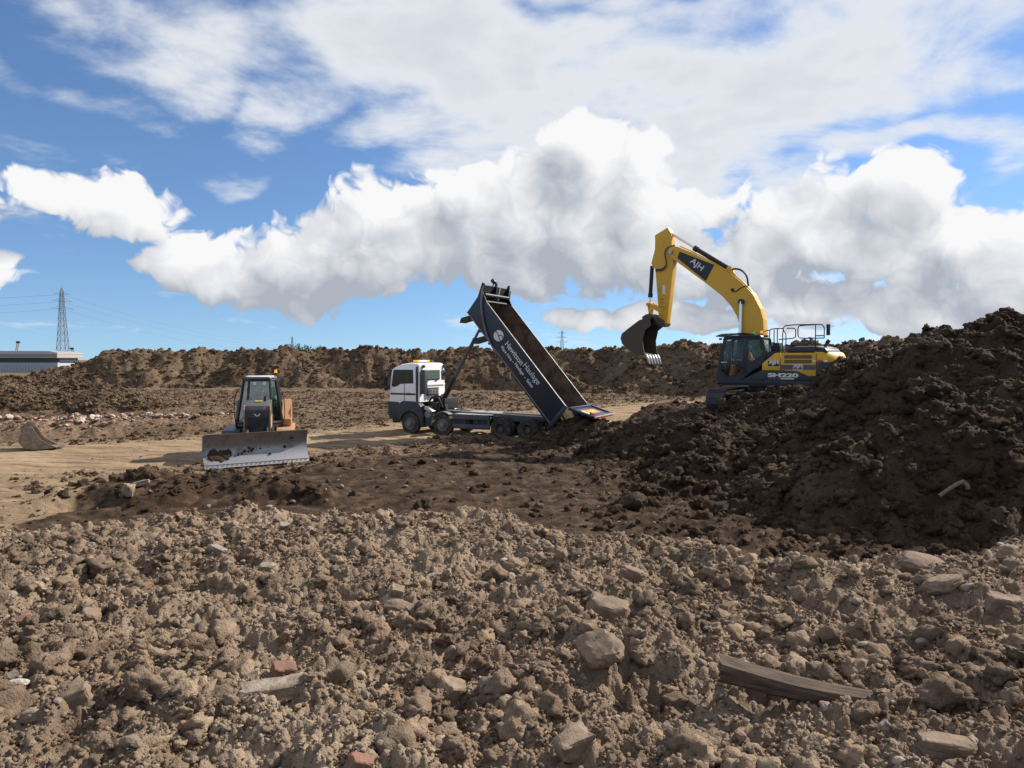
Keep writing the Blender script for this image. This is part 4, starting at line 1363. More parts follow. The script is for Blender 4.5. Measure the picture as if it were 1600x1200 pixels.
# round emblem: a disc cut by an arched stroke
ue, ve = uv_of(-4.98, 4.71)
em = MB(BM @ Matrix.Translation((ue, 0, ve)))
em.cyl((0, W2 + 0.001, 0), (0, W2 + 0.006, 0), 0.255, seg=40)
emb = em.build('emblem', M_DECAL, body)
pts = [(0.24, 0.10), (0.10, 0.06), (-0.02, 0.07), (-0.12, 0.05), (-0.26, 0.03)]
m_ = MB(BM @ Matrix.Translation((ue, 0, ve)))
m_.tube([(0.25, W2 + 0.004, 0.02), (0.10, W2 + 0.004, 0.03), (0.0, W2 + 0.004, 0.0), (-0.08, W2 + 0.004, -0.05), (-0.24, W2 + 0.004, -0.07)], 0.022, 6, 2)
m_.tube([(0.0, W2 + 0.004, 0.0), (-0.05, W2 + 0.004, 0.11), (-0.14, W2 + 0.004, 0.13), (-0.24, W2 + 0.004, 0.09)], 0.022, 6, 2)
m_.build('emblem_stroke', M_NAVY, body)
# lifting ram, three stages, from behind the cab to the body
RB = Vector((-1.12, 0.0, 1.55)); RT = BM @ Vector((6.30, 0, -0.10))
rd = (RT - RB).normalized(); RL = (RT - RB).length
ram = MB().cyl(RB, RB + rd * RL * 0.30, 0.135).cyl(RB + rd * RL * 0.285, RB + rd * RL * 0.30, 0.15).build('lifting_ram', M_BLACK, truck)
MB().cyl(RB + rd * RL * 0.30, RB + rd * RL * 0.52, 0.105).cyl(RB + rd * RL * 0.505, RB + rd * RL * 0.525, 0.115).build('ram_stage', M_RIMD, ram)
MB().cyl(RB + rd * RL * 0.52, RB + rd * RL * 0.78, 0.085).cyl(RB + rd * RL * 0.765, RB + rd * RL * 0.785, 0.095).build('ram_stage', M_RIMD, ram)
MB().cyl(RB + rd * RL * 0.78, RT, 0.065).build('ram_stage', M_RIM, ram)
# soil still sliding out of the body
bm_ = bmesh.new()
load = lump_mesh('load', 333, 4, 0.55, M_DARK, 0.2)
ld = bpy.data.objects.new('sliding_soil', load)
COL.objects.link(ld)
ld.parent = None
ld.matrix_world = Matrix.Translation(T_ORI) @ Matrix.Rotation(T_RZ, 4, 'Z') @ BM @ Matrix.Translation((0.55, 0.0, 0.25)) @ Matrix.Diagonal((1.35, 1.0, 0.42, 1))
tag(ld, 'dark soil still sliding out at the tail of the raised tipper body', None, None, 'stuff')
# ------------------------------------------------------------------ excavator (x forward, y to its left = near side, z from the ground under it)
E_ORI = (9.95, 30.0, 1.53)
E_RZ = math.atan2(0.588, -0.81)
exc = empty('excavator', E_ORI, E_RZ)
tag(exc, 'yellow and dark tracked excavator on the heap with its boom and bucket raised', 'excavator')

# ---- undercarriage, slewed round under the house
und = Matrix.Translation((-0.30, 0, 0)) @ Matrix.Rotation(math.atan2(-0.80, -0.60) - E_RZ, 4, 'Z')
MB(und).box(-1.2, 1.2, -0.75, 0.75, 0.42, 0.82, 0.06).cyl((0, 0, 0.8), (0, 0, 1.08), 0.62, seg=32).build('undercarriage', M_XNAVY, exc)


def track_path(L, R, n):
    """points and directions round a track of half-length L and wheel radius R"""
    per = 4 * L + 2 * math.pi * R
    out = []
    for i in range(n):
        s_ = per * i / n
        if s_ < 2 * L:
            out.append((-L + s_, 2 * R, 0.0))
        elif s_ < 2 * L + math.pi * R:
            a = (s_ - 2 * L) / R
            out.append((L + R * math.sin(a), R + R * math.cos(a), -a))
        elif s_ < 4 * L + math.pi * R:
            out.append((L - (s_ - 2 * L - math.pi * R), 0.0, math.pi))
        else:
            a = (s_ - 4 * L - math.pi * R) / R
            out.append((-L - R * math.sin(a), R - R * math.cos(a), math.pi - a))
    return out, per / n


def make_track(parent, M, L, R, width, n, mat, framemat):
    path, pitch = track_path(L, R, n)
    fr_ = MB(M).prism([(-L, R - 0.22), (L, R - 0.22), (L + 0.1, R), (L, R + 0.20), (-L, R + 0.20), (-L - 0.1, R)], -0.16, 0.16, 0.03)
    for s in (-1, 1):
        fr_.cyl((s * L, -0.13, R), (s * L, 0.13, R), R - 0.06, seg=28)
    for k in range(7):
        x = -L + 0.25 + k * (2 * L - 0.5) / 6
        fr_.cyl((x, -0.14, 0.14), (x, 0.14, 0.14), 0.10, seg=16)
    tf = fr_.build('track_frame', framemat, parent)
    h = pitch * 0.47
    sh = MB().box(-h, h, -width / 2, width / 2, -0.05, 0.0)
    for gx in (-h * 0.7, 0.0, h * 0.7):
        sh.box(gx - 0.011, gx + 0.011, -width / 2, width / 2, 0.0, 0.028)
    me = sh.mesh('track_shoe', mat)
    for (x, z, a) in path:
        o = bpy.data.objects.new('track_shoe', me)
        COL.objects.link(o)
        o.parent = tf
        o.matrix_local = M @ Matrix.Translation((x, 0, z)) @ Matrix.Rotation(-a, 4, 'Y')
    return tf


M_SHOE = paint('worn_track_steel', (0.085, 0.085, 0.09), 0.5, 0.45, (0.10, 0.075, 0.055), metal=0.5, scale=4)
for s in (1, -1):
    make_track(exc, und @ Matrix.Translation((0, s * 1.20, 0.03)), 1.78, 0.44, 0.72, 44, M_SHOE, M_BLACK)

# ---- house
MB().prism([(1.14, 1.09), (1.20, 1.26), (-2.60, 1.26), (-2.60, 1.12), (-2.3, 1.07), (0.9, 1.05)], -1.30, 1.30, 0.02).build('house_floor', M_XNAVY, exc)
for s in (1, -1):
    yo, yi = s * 1.30, s * 1.20
    pa = MB().prism([(-0.60, 1.66), (-1.285, 1.66), (-1.285, 2.33), (-1.10, 2.33), (-0.80, 2.09), (-0.60, 1.92)] if s > 0 else [(1.0, 1.66), (-1.285, 1.66), (-1.285, 2.33), (0.6, 2.33), (1.0, 2.0)], yi, yo, 0.012).build('side_door', M_YELL, exc)
    pb = MB().prism([(-1.305, 2.33), (-2.58, 2.33), (-2.58, 1.47), (-2.31, 1.45), (-1.93, 1.65), (-1.305, 1.66)], yi, yo, 0.012).build('engine_door', M_YELL, exc)
    MB().prism([(0.20, 1.27), (-0.55, 1.645), (-1.93, 1.645), (-2.31, 1.44), (-2.58, 1.46), (-2.58, 1.27)] if s > 0 else [(1.1, 1.27), (1.05, 1.645), (-1.93, 1.645), (-2.31, 1.44), (-2.58, 1.46), (-2.58, 1.27)], yi, yo - s * 0.006, 0.008).build('lower_skirt', M_XNAVY, exc)
    MB().prism([(-0.78, 2.36), (-0.78, 2.12), (-1.10, 2.36)], yi, yo - s * 0.01).build('shoulder_fill', M_XNAVY, exc)
    MB().box(-2.575, -1.31, yo, yo + s * 0.006, 1.69, 1.88).build('grey_stripe', M_XGREY, pb)
    for (z0, z1) in ((2.11, 2.24), (1.935, 2.065)):
        gr = MB().box(-2.43, -1.43, yo - s * 0.004, yo + s * 0.004, z0, z1).build('vent_recess', M_BLACK, pb)
        m_ = MB()
        for k in range(27):
            x = -2.41 + k * 0.037
            m_.box(x, x + 0.018, yo + s * 0.003, yo + s * 0.010, z0 + 0.008, z1 - 0.008)
        m_.box(-2.43, -1.43, yo + s * 0.003, yo + s * 0.012, (z0 + z1) / 2 - 0.006, (z0 + z1) / 2 + 0.006)
        v_ = m_.build('vent_slats', paint('ochre_vent_paint', (0.30, 0.17, 0.03), 0.5, 0.2), pb)
        v_['kind'] = 'stuff'
    MB().box(-2.56, -2.46, yo, yo + s * 0.005, 2.0, 2.07).build('data_plate', M_DECAL, pb)
ly = 1.302
XL = lambda x, z, dy=0.0: axes((x, ly + dy, z), (-1, 0, 0), (0, 0, 1))
bk_ = MB().box(-1.245, -0.825, 1.299, 1.305, 1.82, 2.02).build('name_plate', M_XNAVY, exc)
lettering('AJH', 'lettering', M_DECAL, XL(-0.845, 1.845, 0.004), 0.22, bk_, 0.38, 0.012)
bk2 = MB().box(-2.12, -1.76, 1.304, 1.309, 1.70, 1.885).build('name_plate', M_DECAL, exc)
bk3 = MB().box(-2.105, -1.775, 1.307, 1.312, 1.715, 1.87).build('plate_field', M_XGREY, bk2)
lettering('AJH', 'lettering', M_DECAL, XL(-1.79, 1.73, 0.011), 0.18, bk2, 0.30, 0.006)
lettering('SH220', 'lettering', M_DECAL, XL(-0.82, 1.40, -0.004), 0.20, exc, 1.14, 0.010)
MB().box(-1.80, -1.30, 1.293, 1.299, 1.325, 1.365).build('model_underline', M_DECAL, exc)
MB().box(-1.26, -0.84, 1.293, 1.299, 1.325, 1.355).build('model_underline', M_XGREY, exc)
# counterweight: yellow above, dark below, rounded in plan
def cw_plan(k):
    pts = []
    for t in np.linspace(-1, 1, 15):
        y = 1.30 * t
        pts.append((-3.32 * k - 0.0 + 0.62 * abs(t) ** 3.2, y))
    return [(-2.60, -1.30)] + pts + [(-2.60, 1.30)]
rings = []
for z, k in ((1.98, 1.0), (2.06, 1.0), (2.30, 0.965), (2.36, 0.94)):
    rings.append([(x if i not in (0, 16) else -2.60, y, z) for i, (x, y) in enumerate(cw_plan(k))])
cwt = MB().loft(rings).build('counterweight', M_YELL, exc, 40)
rings = []
for z, k in ((1.30, 0.93), (1.45, 0.985), (1.95, 0.995), (1.978, 0.995)):
    rings.append([(x if i not in (0, 16) else -2.60, y * 0.995, z) for i, (x, y) in enumerate(cw_plan(k))])
MB().loft(rings).build('counterweight_base', M_XGREY, cwt, 40)
MB().box(-2.84, -2.62, 1.286, 1.302, 1.99, 2.05).build('reflector', M_RED, cwt)
MB().box(-2.95, -2.85, 1.24, 1.285, 1.985, 2.045).build('reflector', M_DECAL, cwt)
# engine hood
MB().prism([(-1.45, 2.34), (-1.50, 2.49), (-1.72, 2.56), (-2.50, 2.56), (-2.84, 2.50), (-2.95, 2.36)], -1.05, 1.08, 0.03).build('engine_hood', M_XNAVY, exc)
MB().prism([(-1.75, 2.565), (-2.50, 2.565), (-2.83, 2.51), (-2.83, 2.525), (-2.50, 2.585), (-1.75, 2.585)], -0.95, 0.98).build('hood_top_plate', M_ALU, exc)
MB().prism([(-2.62, 2.50), (-2.72, 2.50), (-2.88, 2.80), (-2.80, 2.86), (-2.72, 2.78)], 0.32, 0.46, 0.01).build('exhaust_pipe', M_BLACK, exc)
m_ = MB().box(-1.28, -0.82, -1.25, 1.22, 2.33, 2.39, 0.01).box(-1.22, -0.86, 0.3, 1.1, 2.39, 2.62, 0.03).box(-1.15, -0.9, 0.45, 1.0, 2.62, 2.72, 0.03)
m_.build('deck', M_BLACK, exc)
# tank and tool box on the far side, in front
MB().box(-0.6, 1.05, -1.28, -0.40, 1.27, 2.25, 0.05).build('fuel_tank', M_XNAVY, exc)

# ---- cab: an open frame with panes
Yn, Yf = 1.30, 0.30
outer = [(1.21, 1.27), (1.17, 1.63), (1.09, 2.29), (0.93, 2.92), (0.79, 2.99), (-0.52, 2.99), (-0.63, 2.90), (-0.76, 2.28), (-0.59, 1.91), (0.0, 1.47), (0.22, 1.27)]
inner_all = [(1.06, 1.38), (1.02, 1.63), (0.95, 2.29), (0.84, 2.82), (0.75, 2.86), (-0.46, 2.86), (-0.52, 2.82), (-0.62, 2.30), (-0.50, 2.00), (0.02, 1.60), (0.30, 1.38)]
cab_e = MB().ring(outer, inner_all, Yn - 0.07, Yn).ring(outer, inner_all, Yf, Yf + 0.06).build('cab', M_XNAVY, exc)
MB().prism([(0.19, 1.50), (0.06, 1.50), (-0.03, 1.60), (-0.03, 2.88), (0.17, 2.88)], Yn - 0.06, Yn + 0.004, 0.008).build('door_pillar', M_XNAVY, cab_e)
MB().prism([(1.06, 1.86), (1.03, 2.0), (0.14, 2.0), (0.14, 1.88)], Yn - 0.05, Yn + 0.003).build('door_rail', M_XNAVY, cab_e)
MB().prism([(1.02, 1.945), (1.02, 1.985), (0.78, 1.985), (0.78, 1.945)], Yn + 0.004, Yn + 0.02).build('door_grip', M_ALU, cab_e)
MB().prism([(0.30, 1.36), (1.12, 1.36), (1.09, 1.62), (0.98, 1.60), (0.79, 1.40), (0.45, 1.40), (0.17, 1.68), (0.05, 1.60)], Yn - 0.05, Yn + 0.002).build('door_foot', M_XNAVY, cab_e)
MB().prism([(-0.02, 1.97), (-0.10, 1.97), (-0.29, 2.03), (-0.54, 2.28), (-0.63, 2.28), (-0.57, 1.98), (0.0, 1.55)], Yn - 0.06, Yn + 0.001).build('rear_corner', M_XNAVY, cab_e)
for x, z0, z1 in ((0.56, 2.0, 2.84),):
    MB().box(x - 0.012, x + 0.012, Yn - 0.04, Yn - 0.01, z0, z1).build('sliding_pane_edge', M_BLACK, cab_e)
MB().prism([(1.04, 1.99), (0.93, 2.83), (0.17, 2.85), (0.15, 1.99)], Yn - 0.035, Yn - 0.027).build('door_pane', M_GLASS, cab_e)
MB().prism([(1.02, 1.87), (0.99, 1.60), (0.79, 1.38), (0.45, 1.38), (0.15, 1.68), (0.15, 1.88)], Yn - 0.035, Yn - 0.027).build('lower_door_pane', M_GLASS, cab_e)
MB().prism([(-0.03, 2.85), (-0.47, 2.85), (-0.54, 2.28), (-0.28, 2.02), (-0.05, 1.95)], Yn - 0.035, Yn - 0.027).build('rear_side_pane', M_GLASS, cab_e)
MB().prism([(1.06, 1.63), (0.95, 2.29), (0.84, 2.82), (-0.52, 2.82), (-0.62, 2.30), (-0.50, 2.0)], Yf + 0.02, Yf + 0.028).build('far_side_pane', M_GLASS, cab_e)
MB().prism([(1.15, 1.75), (1.08, 2.29), (0.92, 2.90), (0.905, 2.895), (1.065, 2.29), (1.135, 1.75)], Yf + 0.06, Yn - 0.08).build('windscreen', M_GLASS, cab_e)
MB().prism([(-0.60, 2.85), (-0.72, 2.30), (-0.705, 2.30), (-0.585, 2.85)], Yf + 0.06, Yn - 0.08).build('rear_pane', M_GLASS, cab_e)
MB().prism([(1.20, 1.27), (1.16, 1.70), (1.10, 1.70), (1.12, 1.27)], Yf + 0.05, Yn - 0.07).build('cab_front_panel', M_XNAVY, cab_e)
MB().prism([(-0.62, 1.27), (-0.76, 2.28), (-0.70, 2.28), (-0.56, 1.27)], Yf, Yn - 0.06).build('cab_rear_panel', M_XNAVY, cab_e)
MB().box(-0.6, 1.15, Yf + 0.02, Yn - 0.06, 1.26, 1.32).build('cab_floor', M_BLACK, cab_e)
MB().prism([(0.95, 2.95), (0.80, 3.03), (-0.50, 3.03), (-0.62, 2.92), (-0.56, 2.90), (0.86, 2.90)], Yf, Yn, 0.015).build('cab_roof', M_XNAVY, cab_e)
vz = MB().prism([(1.28, 3.02), (1.02, 3.11), (0.13, 3.13), (-0.20, 3.08), (-0.20, 3.05), (0.13, 3.09), (1.0, 3.07), (1.26, 2.99)], Yf + 0.02, Yn - 0.02, 0.005).build('roof_visor', M_XNAVY, cab_e)
for x in (0.95, 0.72, 0.49):
    MB().box(x - 0.09, x + 0.09, Yn - 0.022, Yn - 0.012, 3.085, 3.105).build('visor_slot', M_DECAL, cab_e)
MB().tube([(1.18, Yn - 0.05, 2.75), (1.40, Yn - 0.02, 2.05), (1.40, Yn - 0.02, 1.45), (1.25, Yn - 0.05, 1.33)], 0.018, 6, 1).build('hand_rail', M_BLACK, cab_e)
MB().tube([(1.22, Yn - 0.9, 2.75), (1.36, Yn - 0.9, 2.05), (1.25, Yn - 0.9, 1.33)], 0.016, 6, 1).build('hand_rail', M_BLACK, cab_e)
mr = MB().cyl((1.60, 1.24, 1.79), (1.54, 1.28, 1.79), 0.125, 0.11, 24).build('round_mirror', M_BLACK, cab_e)
MB().tube([(1.40, Yn - 0.02, 1.75), (1.56, 1.26, 1.79)], 0.014, 6).build('mirror_arm', M_BLACK, cab_e)
for y_ in (0.3, 0.75):
    MB().box(1.10, 1.20, Yn - y_, Yn - y_ + 0.1, 2.86, 2.94, 0.01).build('front_lamp', M_BLACK, cab_e)
# seat, console and levers
m_ = MB().box(-0.45, 0.12, 0.55, 1.05, 1.62, 1.76, 0.05).prism([(-0.38, 1.74), (-0.52, 2.45), (-0.62, 2.45), (-0.5, 1.70)], 0.56, 1.04, 0.03).box(-0.60, -0.54, 0.66, 0.94, 2.45, 2.66, 0.03).box(-0.3, 0.0, 0.62, 0.98, 1.32, 1.62)
m_.build('driver_seat', M_SEAT, cab_e)
m_ = MB().box(-0.2, 0.45, 1.08, 1.18, 1.70, 1.84, 0.02).box(-0.2, 0.45, 0.42, 0.52, 1.70, 1.84, 0.02).tube([(0.38, 1.12, 1.84), (0.40, 1.12, 2.06)], 0.022, 6).tube([(0.38, 0.47, 1.84), (0.40, 0.47, 2.06)], 0.022, 6).tube([(0.72, 0.7, 1.32), (0.66, 0.7, 1.85)], 0.014, 6).tube([(0.72, 0.86, 1.32), (0.66, 0.86, 1.85)], 0.014, 6).box(0.70, 0.76, 0.42, 0.60, 2.05, 2.25, 0.01)
m_.build('control_levers', M_BLACK, cab_e)

# ---- boom, arm, bucket
BOOM = [(-0.25, 2.2), (-0.33, 3.17), (-0.30, 3.68), (-0.18, 4.12), (0.13, 4.72), (0.53, 5.15), (0.93, 5.50), (1.68, 6.00), (2.75, 6.60), (3.38, 6.90), (3.72, 6.98), (3.80, 6.72), (3.66, 6.42), (3.38, 6.25), (1.93, 5.14), (1.36, 4.70), (0.97, 4.25), (0.74, 3.84), (0.60, 3.35), (0.45, 2.2)]
boom = MB().prism(BOOM, -0.27, 0.27, 0.02).build('boom', M_YELL, exc)
for s in (1, -1):
    y0 = s * 0.271
    MB().prism([(1.80, 5.98), (3.24, 6.62), (3.32, 6.42), (2.10, 5.42)], y0, y0 + s * 0.004).build('boom_panel', M_XNAVY, boom)
    MB().prism([(1.73, 6.0), (3.27, 6.68), (3.37, 6.41), (2.09, 5.35)], y0 - s * 0.002, y0 + s * 0.002).build('boom_panel_border', M_BLACK, boom)
    MB().cyl((3.66, s * 0.27, 6.70), (3.66, s * 0.31, 6.70), 0.10).build('arm_pin', M_STEEL, boom)
    MB().cyl((0.56, s * 0.27, 4.42), (0.56, s * 0.46, 4.42), 0.11).build('cylinder_pin', M_BLACK, boom)
    rodc = MB().cyl((0.56, s * 0.40, 4.42), (0.58, s * 0.40, 2.75), 0.065).build('boom_rod', M_CHROME, exc)
    MB().cyl((0.58, s * 0.40, 2.95), (0.64, s * 0.40, 1.55), 0.105).build('boom_cylinder', M_BLACK, exc)
bdir = Vector((2.10 - 3.32, 0, 5.42 - 6.42)).normalized()
bp0 = Vector((2.86, 0.277, 6.14))
lettering('AJH', 'lettering', M_DECAL, axes(bp0, (bdir.x, 0, bdir.z), (-bdir.z, 0, bdir.x) if bdir.x > 0 else (bdir.z * -1, 0, bdir.x * 1) if False else (bdir.z, 0, -bdir.x)), 0.34, boom, 0.66, 0.004)
# pipework on the boom
m_ = MB()
for dy in (0.10, 0.18):
    m_.tube([(-0.25, dy, 3.7), (-0.12, dy, 4.2), (0.18, dy, 4.78), (0.58, dy, 5.23), (0.95, dy, 5.55), (1.7, dy, 6.05), (2.7, dy, 6.62), (3.3, dy, 6.92)], 0.022, 6, 1)
m_.build('boom_pipes', M_YELL, boom)
MB().tube([(1.15, 0.08, 5.78), (0.75, 0.10, 5.80), (0.42, 0.12, 5.52), (0.35, 0.14, 5.05)], 0.04, 8, 2).build('boom_hose', M_BLACK, boom)
MB().tube([(0.95, 0.285, 4.90), (0.85, 0.30, 4.82), (0.6, 0.29, 5.0), (0.42, 0.28, 5.05)], 0.02, 6, 2).build('boom_hose', M_BLACK, boom)
MB().cyl((0.95, 0.27, 4.92), (0.95, 0.30, 4.92), 0.07).build('work_lamp', M_BLACK, boom)
MB().prism([(1.02, 5.48), (1.35, 5.72), (1.22, 5.92), (1.05, 5.85), (0.95, 5.60)], -0.12, 0.12, 0.01).build('cylinder_bracket', M_YELL, boom)
AR = [(3.86, 7.78), (4.45, 7.50), (4.43, 6.87), (4.62, 6.28), (4.41, 6.08), (4.36, 5.40), (4.24, 3.78), (4.06, 3.60), (3.88, 3.64), (3.72, 4.90), (3.56, 6.38), (3.66, 7.0), (3.70, 7.55)]
arm = MB().prism(AR, -0.19, 0.19, 0.018).build('arm', M_YELL, exc)
MB().prism([(3.96, 5.30), (4.09, 5.30), (4.06, 4.90), (3.94, 4.90)], 0.191, 0.195).build('arm_sticker', M_DECAL, arm)
for k, dy in enumerate((0.0, 0.05)):
    MB().tube([(3.5, 0.24, 6.98 - dy), (3.82, 0.26, 6.92), (3.97, 0.26, 6.72), (3.92, 0.26, 6.45), (3.86, 0.26, 6.2 - dy), (4.05, 0.25, 5.98 - dy), (4.40, 0.22, 6.0 - dy)], 0.026, 8, 2).build('arm_hose', M_BLACK if k == 0 else M_XGREY, arm)
MB().tube([(4.42, 0.1, 6.0), (4.30, 0.1, 5.6), (4.30, 0.1, 4.9), (4.22, 0.1, 4.3)], 0.015, 6, 1).build('arm_pipe', M_RIM, arm)
for z in (4.75, 4.6, 4.42, 4.05):
    MB().tube([(4.20, 0.20, z), (4.12, 0.205, z - 0.06), (4.02, 0.205, z - 0.03)], 0.014, 6, 1).build('pipe_clip', M_ORANGE, arm)
ac = MB().cyl((2.66, 0, 6.78), (1.16, 0, 5.80), 0.10).cyl((2.72, 0, 6.82), (2.58, 0, 6.725), 0.125).cyl((1.22, 0, 5.85), (1.1, 0, 5.76), 0.12).build('arm_cylinder', M_BLACK, exc)
MB().cyl((3.90, 0, 7.62), (2.66, 0, 6.78), 0.055).build('arm_rod', M_CHROME, ac)
MB().cyl((3.90, -0.14, 7.62), (3.90, 0.14, 7.62), 0.085).build('rod_eye', M_YELL, ac)
bc = MB().cyl((4.66, 0, 6.20), (4.74, 0, 4.86), 0.085).cyl((4.73, 0, 5.0), (4.74, 0, 4.82), 0.105).build('bucket_cylinder', M_BLACK, exc)
MB().cyl((4.74, 0, 4.86), (4.76, 0, 4.50), 0.05).build('bucket_rod', M_CHROME, bc)
MB().prism([(4.62, 6.30), (4.52, 6.30), (4.42, 6.05), (4.6, 6.1)], -0.1, 0.1).build('cylinder_lug', M_YELL, arm)
for s in (1, -1):
    MB().prism([(4.84, 4.58), (4.68, 4.58), (4.16, 4.30), (4.16, 4.15), (4.28, 4.17), (4.78, 4.42)], s * 0.16, s * 0.20, 0.005).build('guide_link', M_YELL, arm)
MB().prism([(4.84, 4.56), (4.68, 4.56), (4.60, 4.0), (4.74, 4.0)], -0.13, 0.13, 0.01).build('bucket_link', M_YELL, arm)
MB().cyl((4.76, -0.24, 4.50), (4.76, 0.24, 4.50), 0.075).build('link_pin', M_YELL, arm)
MB().cyl((4.02, -0.24, 3.66), (4.02, 0.24, 3.66), 0.11).build('bucket_pin', M_YELL, arm)
# bucket: side cheeks, curved shell, lip and teeth
M_BUCK = paint('worn_bucket_steel', (0.075, 0.065, 0.056), 0.55, 0.7, (0.13, 0.098, 0.072), metal=0.3, scale=3)
back = [(4.46, 3.92), (4.95, 3.80), (5.25, 3.60), (5.55, 3.40), (5.80, 3.22), (5.86, 3.02), (5.78, 2.78), (5.55, 2.56), (5.20, 2.36), (4.80, 2.26)]
bin_ = [(4.50, 3.84), (4.92, 3.73), (5.22, 3.53), (5.50, 3.34), (5.73, 3.18), (5.78, 3.02), (5.71, 2.82), (5.50, 2.62), (5.18, 2.43), (4.80, 2.32)]
buck = MB().prism(back + bin_[::-1], -0.64, 0.64).build('bucket', M_BUCK, exc)
cheek = back + [(4.78, 2.30), (4.86, 2.62), (4.86, 2.92), (4.74, 3.30), (4.40, 3.55)]
for s in (1, -1):
    MB().prism(cheek, s * 0.62, s * 0.66).build('bucket_cheek', M_BUCK, buck)
    MB().prism([(4.86, 3.30), (4.66, 3.34), (4.78, 2.92), (4.74, 2.60), (4.66, 2.24), (4.82, 2.24), (4.92, 2.62), (4.94, 2.95)], s * 0.64, s * 0.685, 0.006).build('side_cutter', M_BUCK, buck)
MB().prism([(4.86, 2.24), (4.58, 2.16), (4.58, 2.21), (4.86, 2.32)], -0.66, 0.66).build('bucket_lip', M_STEEL, buck)
for k in range(5):
    y = -0.56 + k * 0.28
    MB().prism([(4.74, 2.31), (4.62, 2.12), (4.50, 1.88), (4.46, 1.88), (4.52, 2.14), (4.60, 2.29)], y - 0.045, y + 0.045, 0.008).build('bucket_tooth', M_STEEL, buck)
for s in (1, -1):
    MB().prism([(4.46, 3.90), (5.0, 3.76), (4.96, 3.95), (4.86, 4.05), (4.66, 4.10), (4.40, 4.02), (4.0, 3.80), (3.88, 3.64), (3.96, 3.52), (4.2, 3.5)], s * 0.22, s * 0.28, 0.008).build('bucket_hanger', M_BUCK, buck)
MB().prism([(4.50, 3.98), (4.95, 3.84), (4.86, 3.60), (4.40, 3.62), (4.10, 3.62)], -0.26, 0.26, 0.02).build('quick_hitch', M_XNAVY, buck)
MB().cyl((5.02, -0.05, 3.93), (5.02, 0.05, 3.93), 0.09).build('lifting_eye', M_BUCK, buck)

# ---- rails, beacons
def rail(pts, r=0.021, sm=1):
    return MB().tube(pts, r, 6, sm).build('hand_rail', M_BLACK, exc)
for s, yy in ((1, 1.22),):
    rail([(-0.84, yy, 2.36), (-0.84, yy, 3.18), (-0.92, yy, 3.26), (-1.46, yy, 3.26), (-1.47, yy, 2.36)])
    rail([(-1.14, yy, 3.25), (-1.15, yy, 2.36)], sm=0)
    rail([(-1.02, yy, 2.45), (-1.02, yy, 3.22)], sm=0)
    rail([(-1.34, yy, 2.36), (-1.34, yy, 3.26), (-1.46, yy, 3.39), (-2.52, yy, 3.38), (-2.84, yy, 3.37), (-2.84, yy, 2.86)])
    rail([(-2.53, yy, 3.38), (-2.54, yy, 2.35)], sm=0)
    rail([(-1.49, yy, 3.26), (-1.78, yy, 3.26), (-1.82, yy, 3.2), (-1.82, yy, 2.95), (-1.78, yy, 2.88), (-1.2, yy, 2.84)])
    rail([(-2.5, yy, 3.37), (-1.95, yy, 3.35), (-1.90, yy, 3.28), (-1.90, yy, 2.95), (-1.98, yy, 2.87), (-2.84, yy, 2.87)])
    rail([(-2.53, yy, 2.96), (-2.84, yy, 2.96)], sm=0)
rail([(-0.62, 1.15, 3.15), (-0.72, 1.2, 3.2), (-0.84, 1.22, 3.2)])
m_ = MB().box(-3.03, -2.90, 1.12, 1.20, 2.97, 3.38, 0.02)
m_.build('rear_mirror', M_BLACK, exc)
bn = MB().cyl((-0.50, 1.08, 3.03), (-0.50, 1.08, 3.09), 0.05).build('beacon_base', M_BLACK, exc)
MB().cyl((-0.50, 1.08, 3.09), (-0.50, 1.08, 3.20), 0.05, 0.04).build('amber_lens', M_BEACON, bn)
bn = MB().cyl((-0.22, 1.16, 3.03), (-0.22, 1.16, 3.08), 0.04).build('beacon_base', M_BLACK, exc)
MB().cyl((-0.22, 1.16, 3.08), (-0.22, 1.16, 3.17), 0.04, 0.035).build('green_lens', M_GREENL, bn)
MB().box(-0.75, -0.62, 1.05, 1.25, 2.93, 3.02, 0.01).build('rear_lamp', M_BLACK, exc)
# ------------------------------------------------------------------ bulldozer (x forward, y to its left)
D_H = Vector((0.27, -0.963)).normalized()
D_ORI = (-9.49, 27.83, 0.02)
D_RZ = math.atan2(D_H.y, D_H.x)
doz = empty('bulldozer', D_ORI, D_RZ)
tag(doz, 'orange bulldozer facing the camera with a wide worn steel blade', 'bulldozer')
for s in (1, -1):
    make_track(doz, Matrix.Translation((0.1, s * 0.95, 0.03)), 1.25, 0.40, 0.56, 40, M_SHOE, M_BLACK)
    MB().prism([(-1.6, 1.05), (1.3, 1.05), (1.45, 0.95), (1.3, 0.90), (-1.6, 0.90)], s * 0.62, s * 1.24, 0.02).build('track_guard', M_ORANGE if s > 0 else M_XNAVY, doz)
MB().prism([(-1.75, 0.45), (1.9, 0.45), (2.0, 0.7), (1.95, 1.15), (-1.75, 1.15)], -0.52, 0.52, 0.04).build('main_frame', M_BLACK, doz)
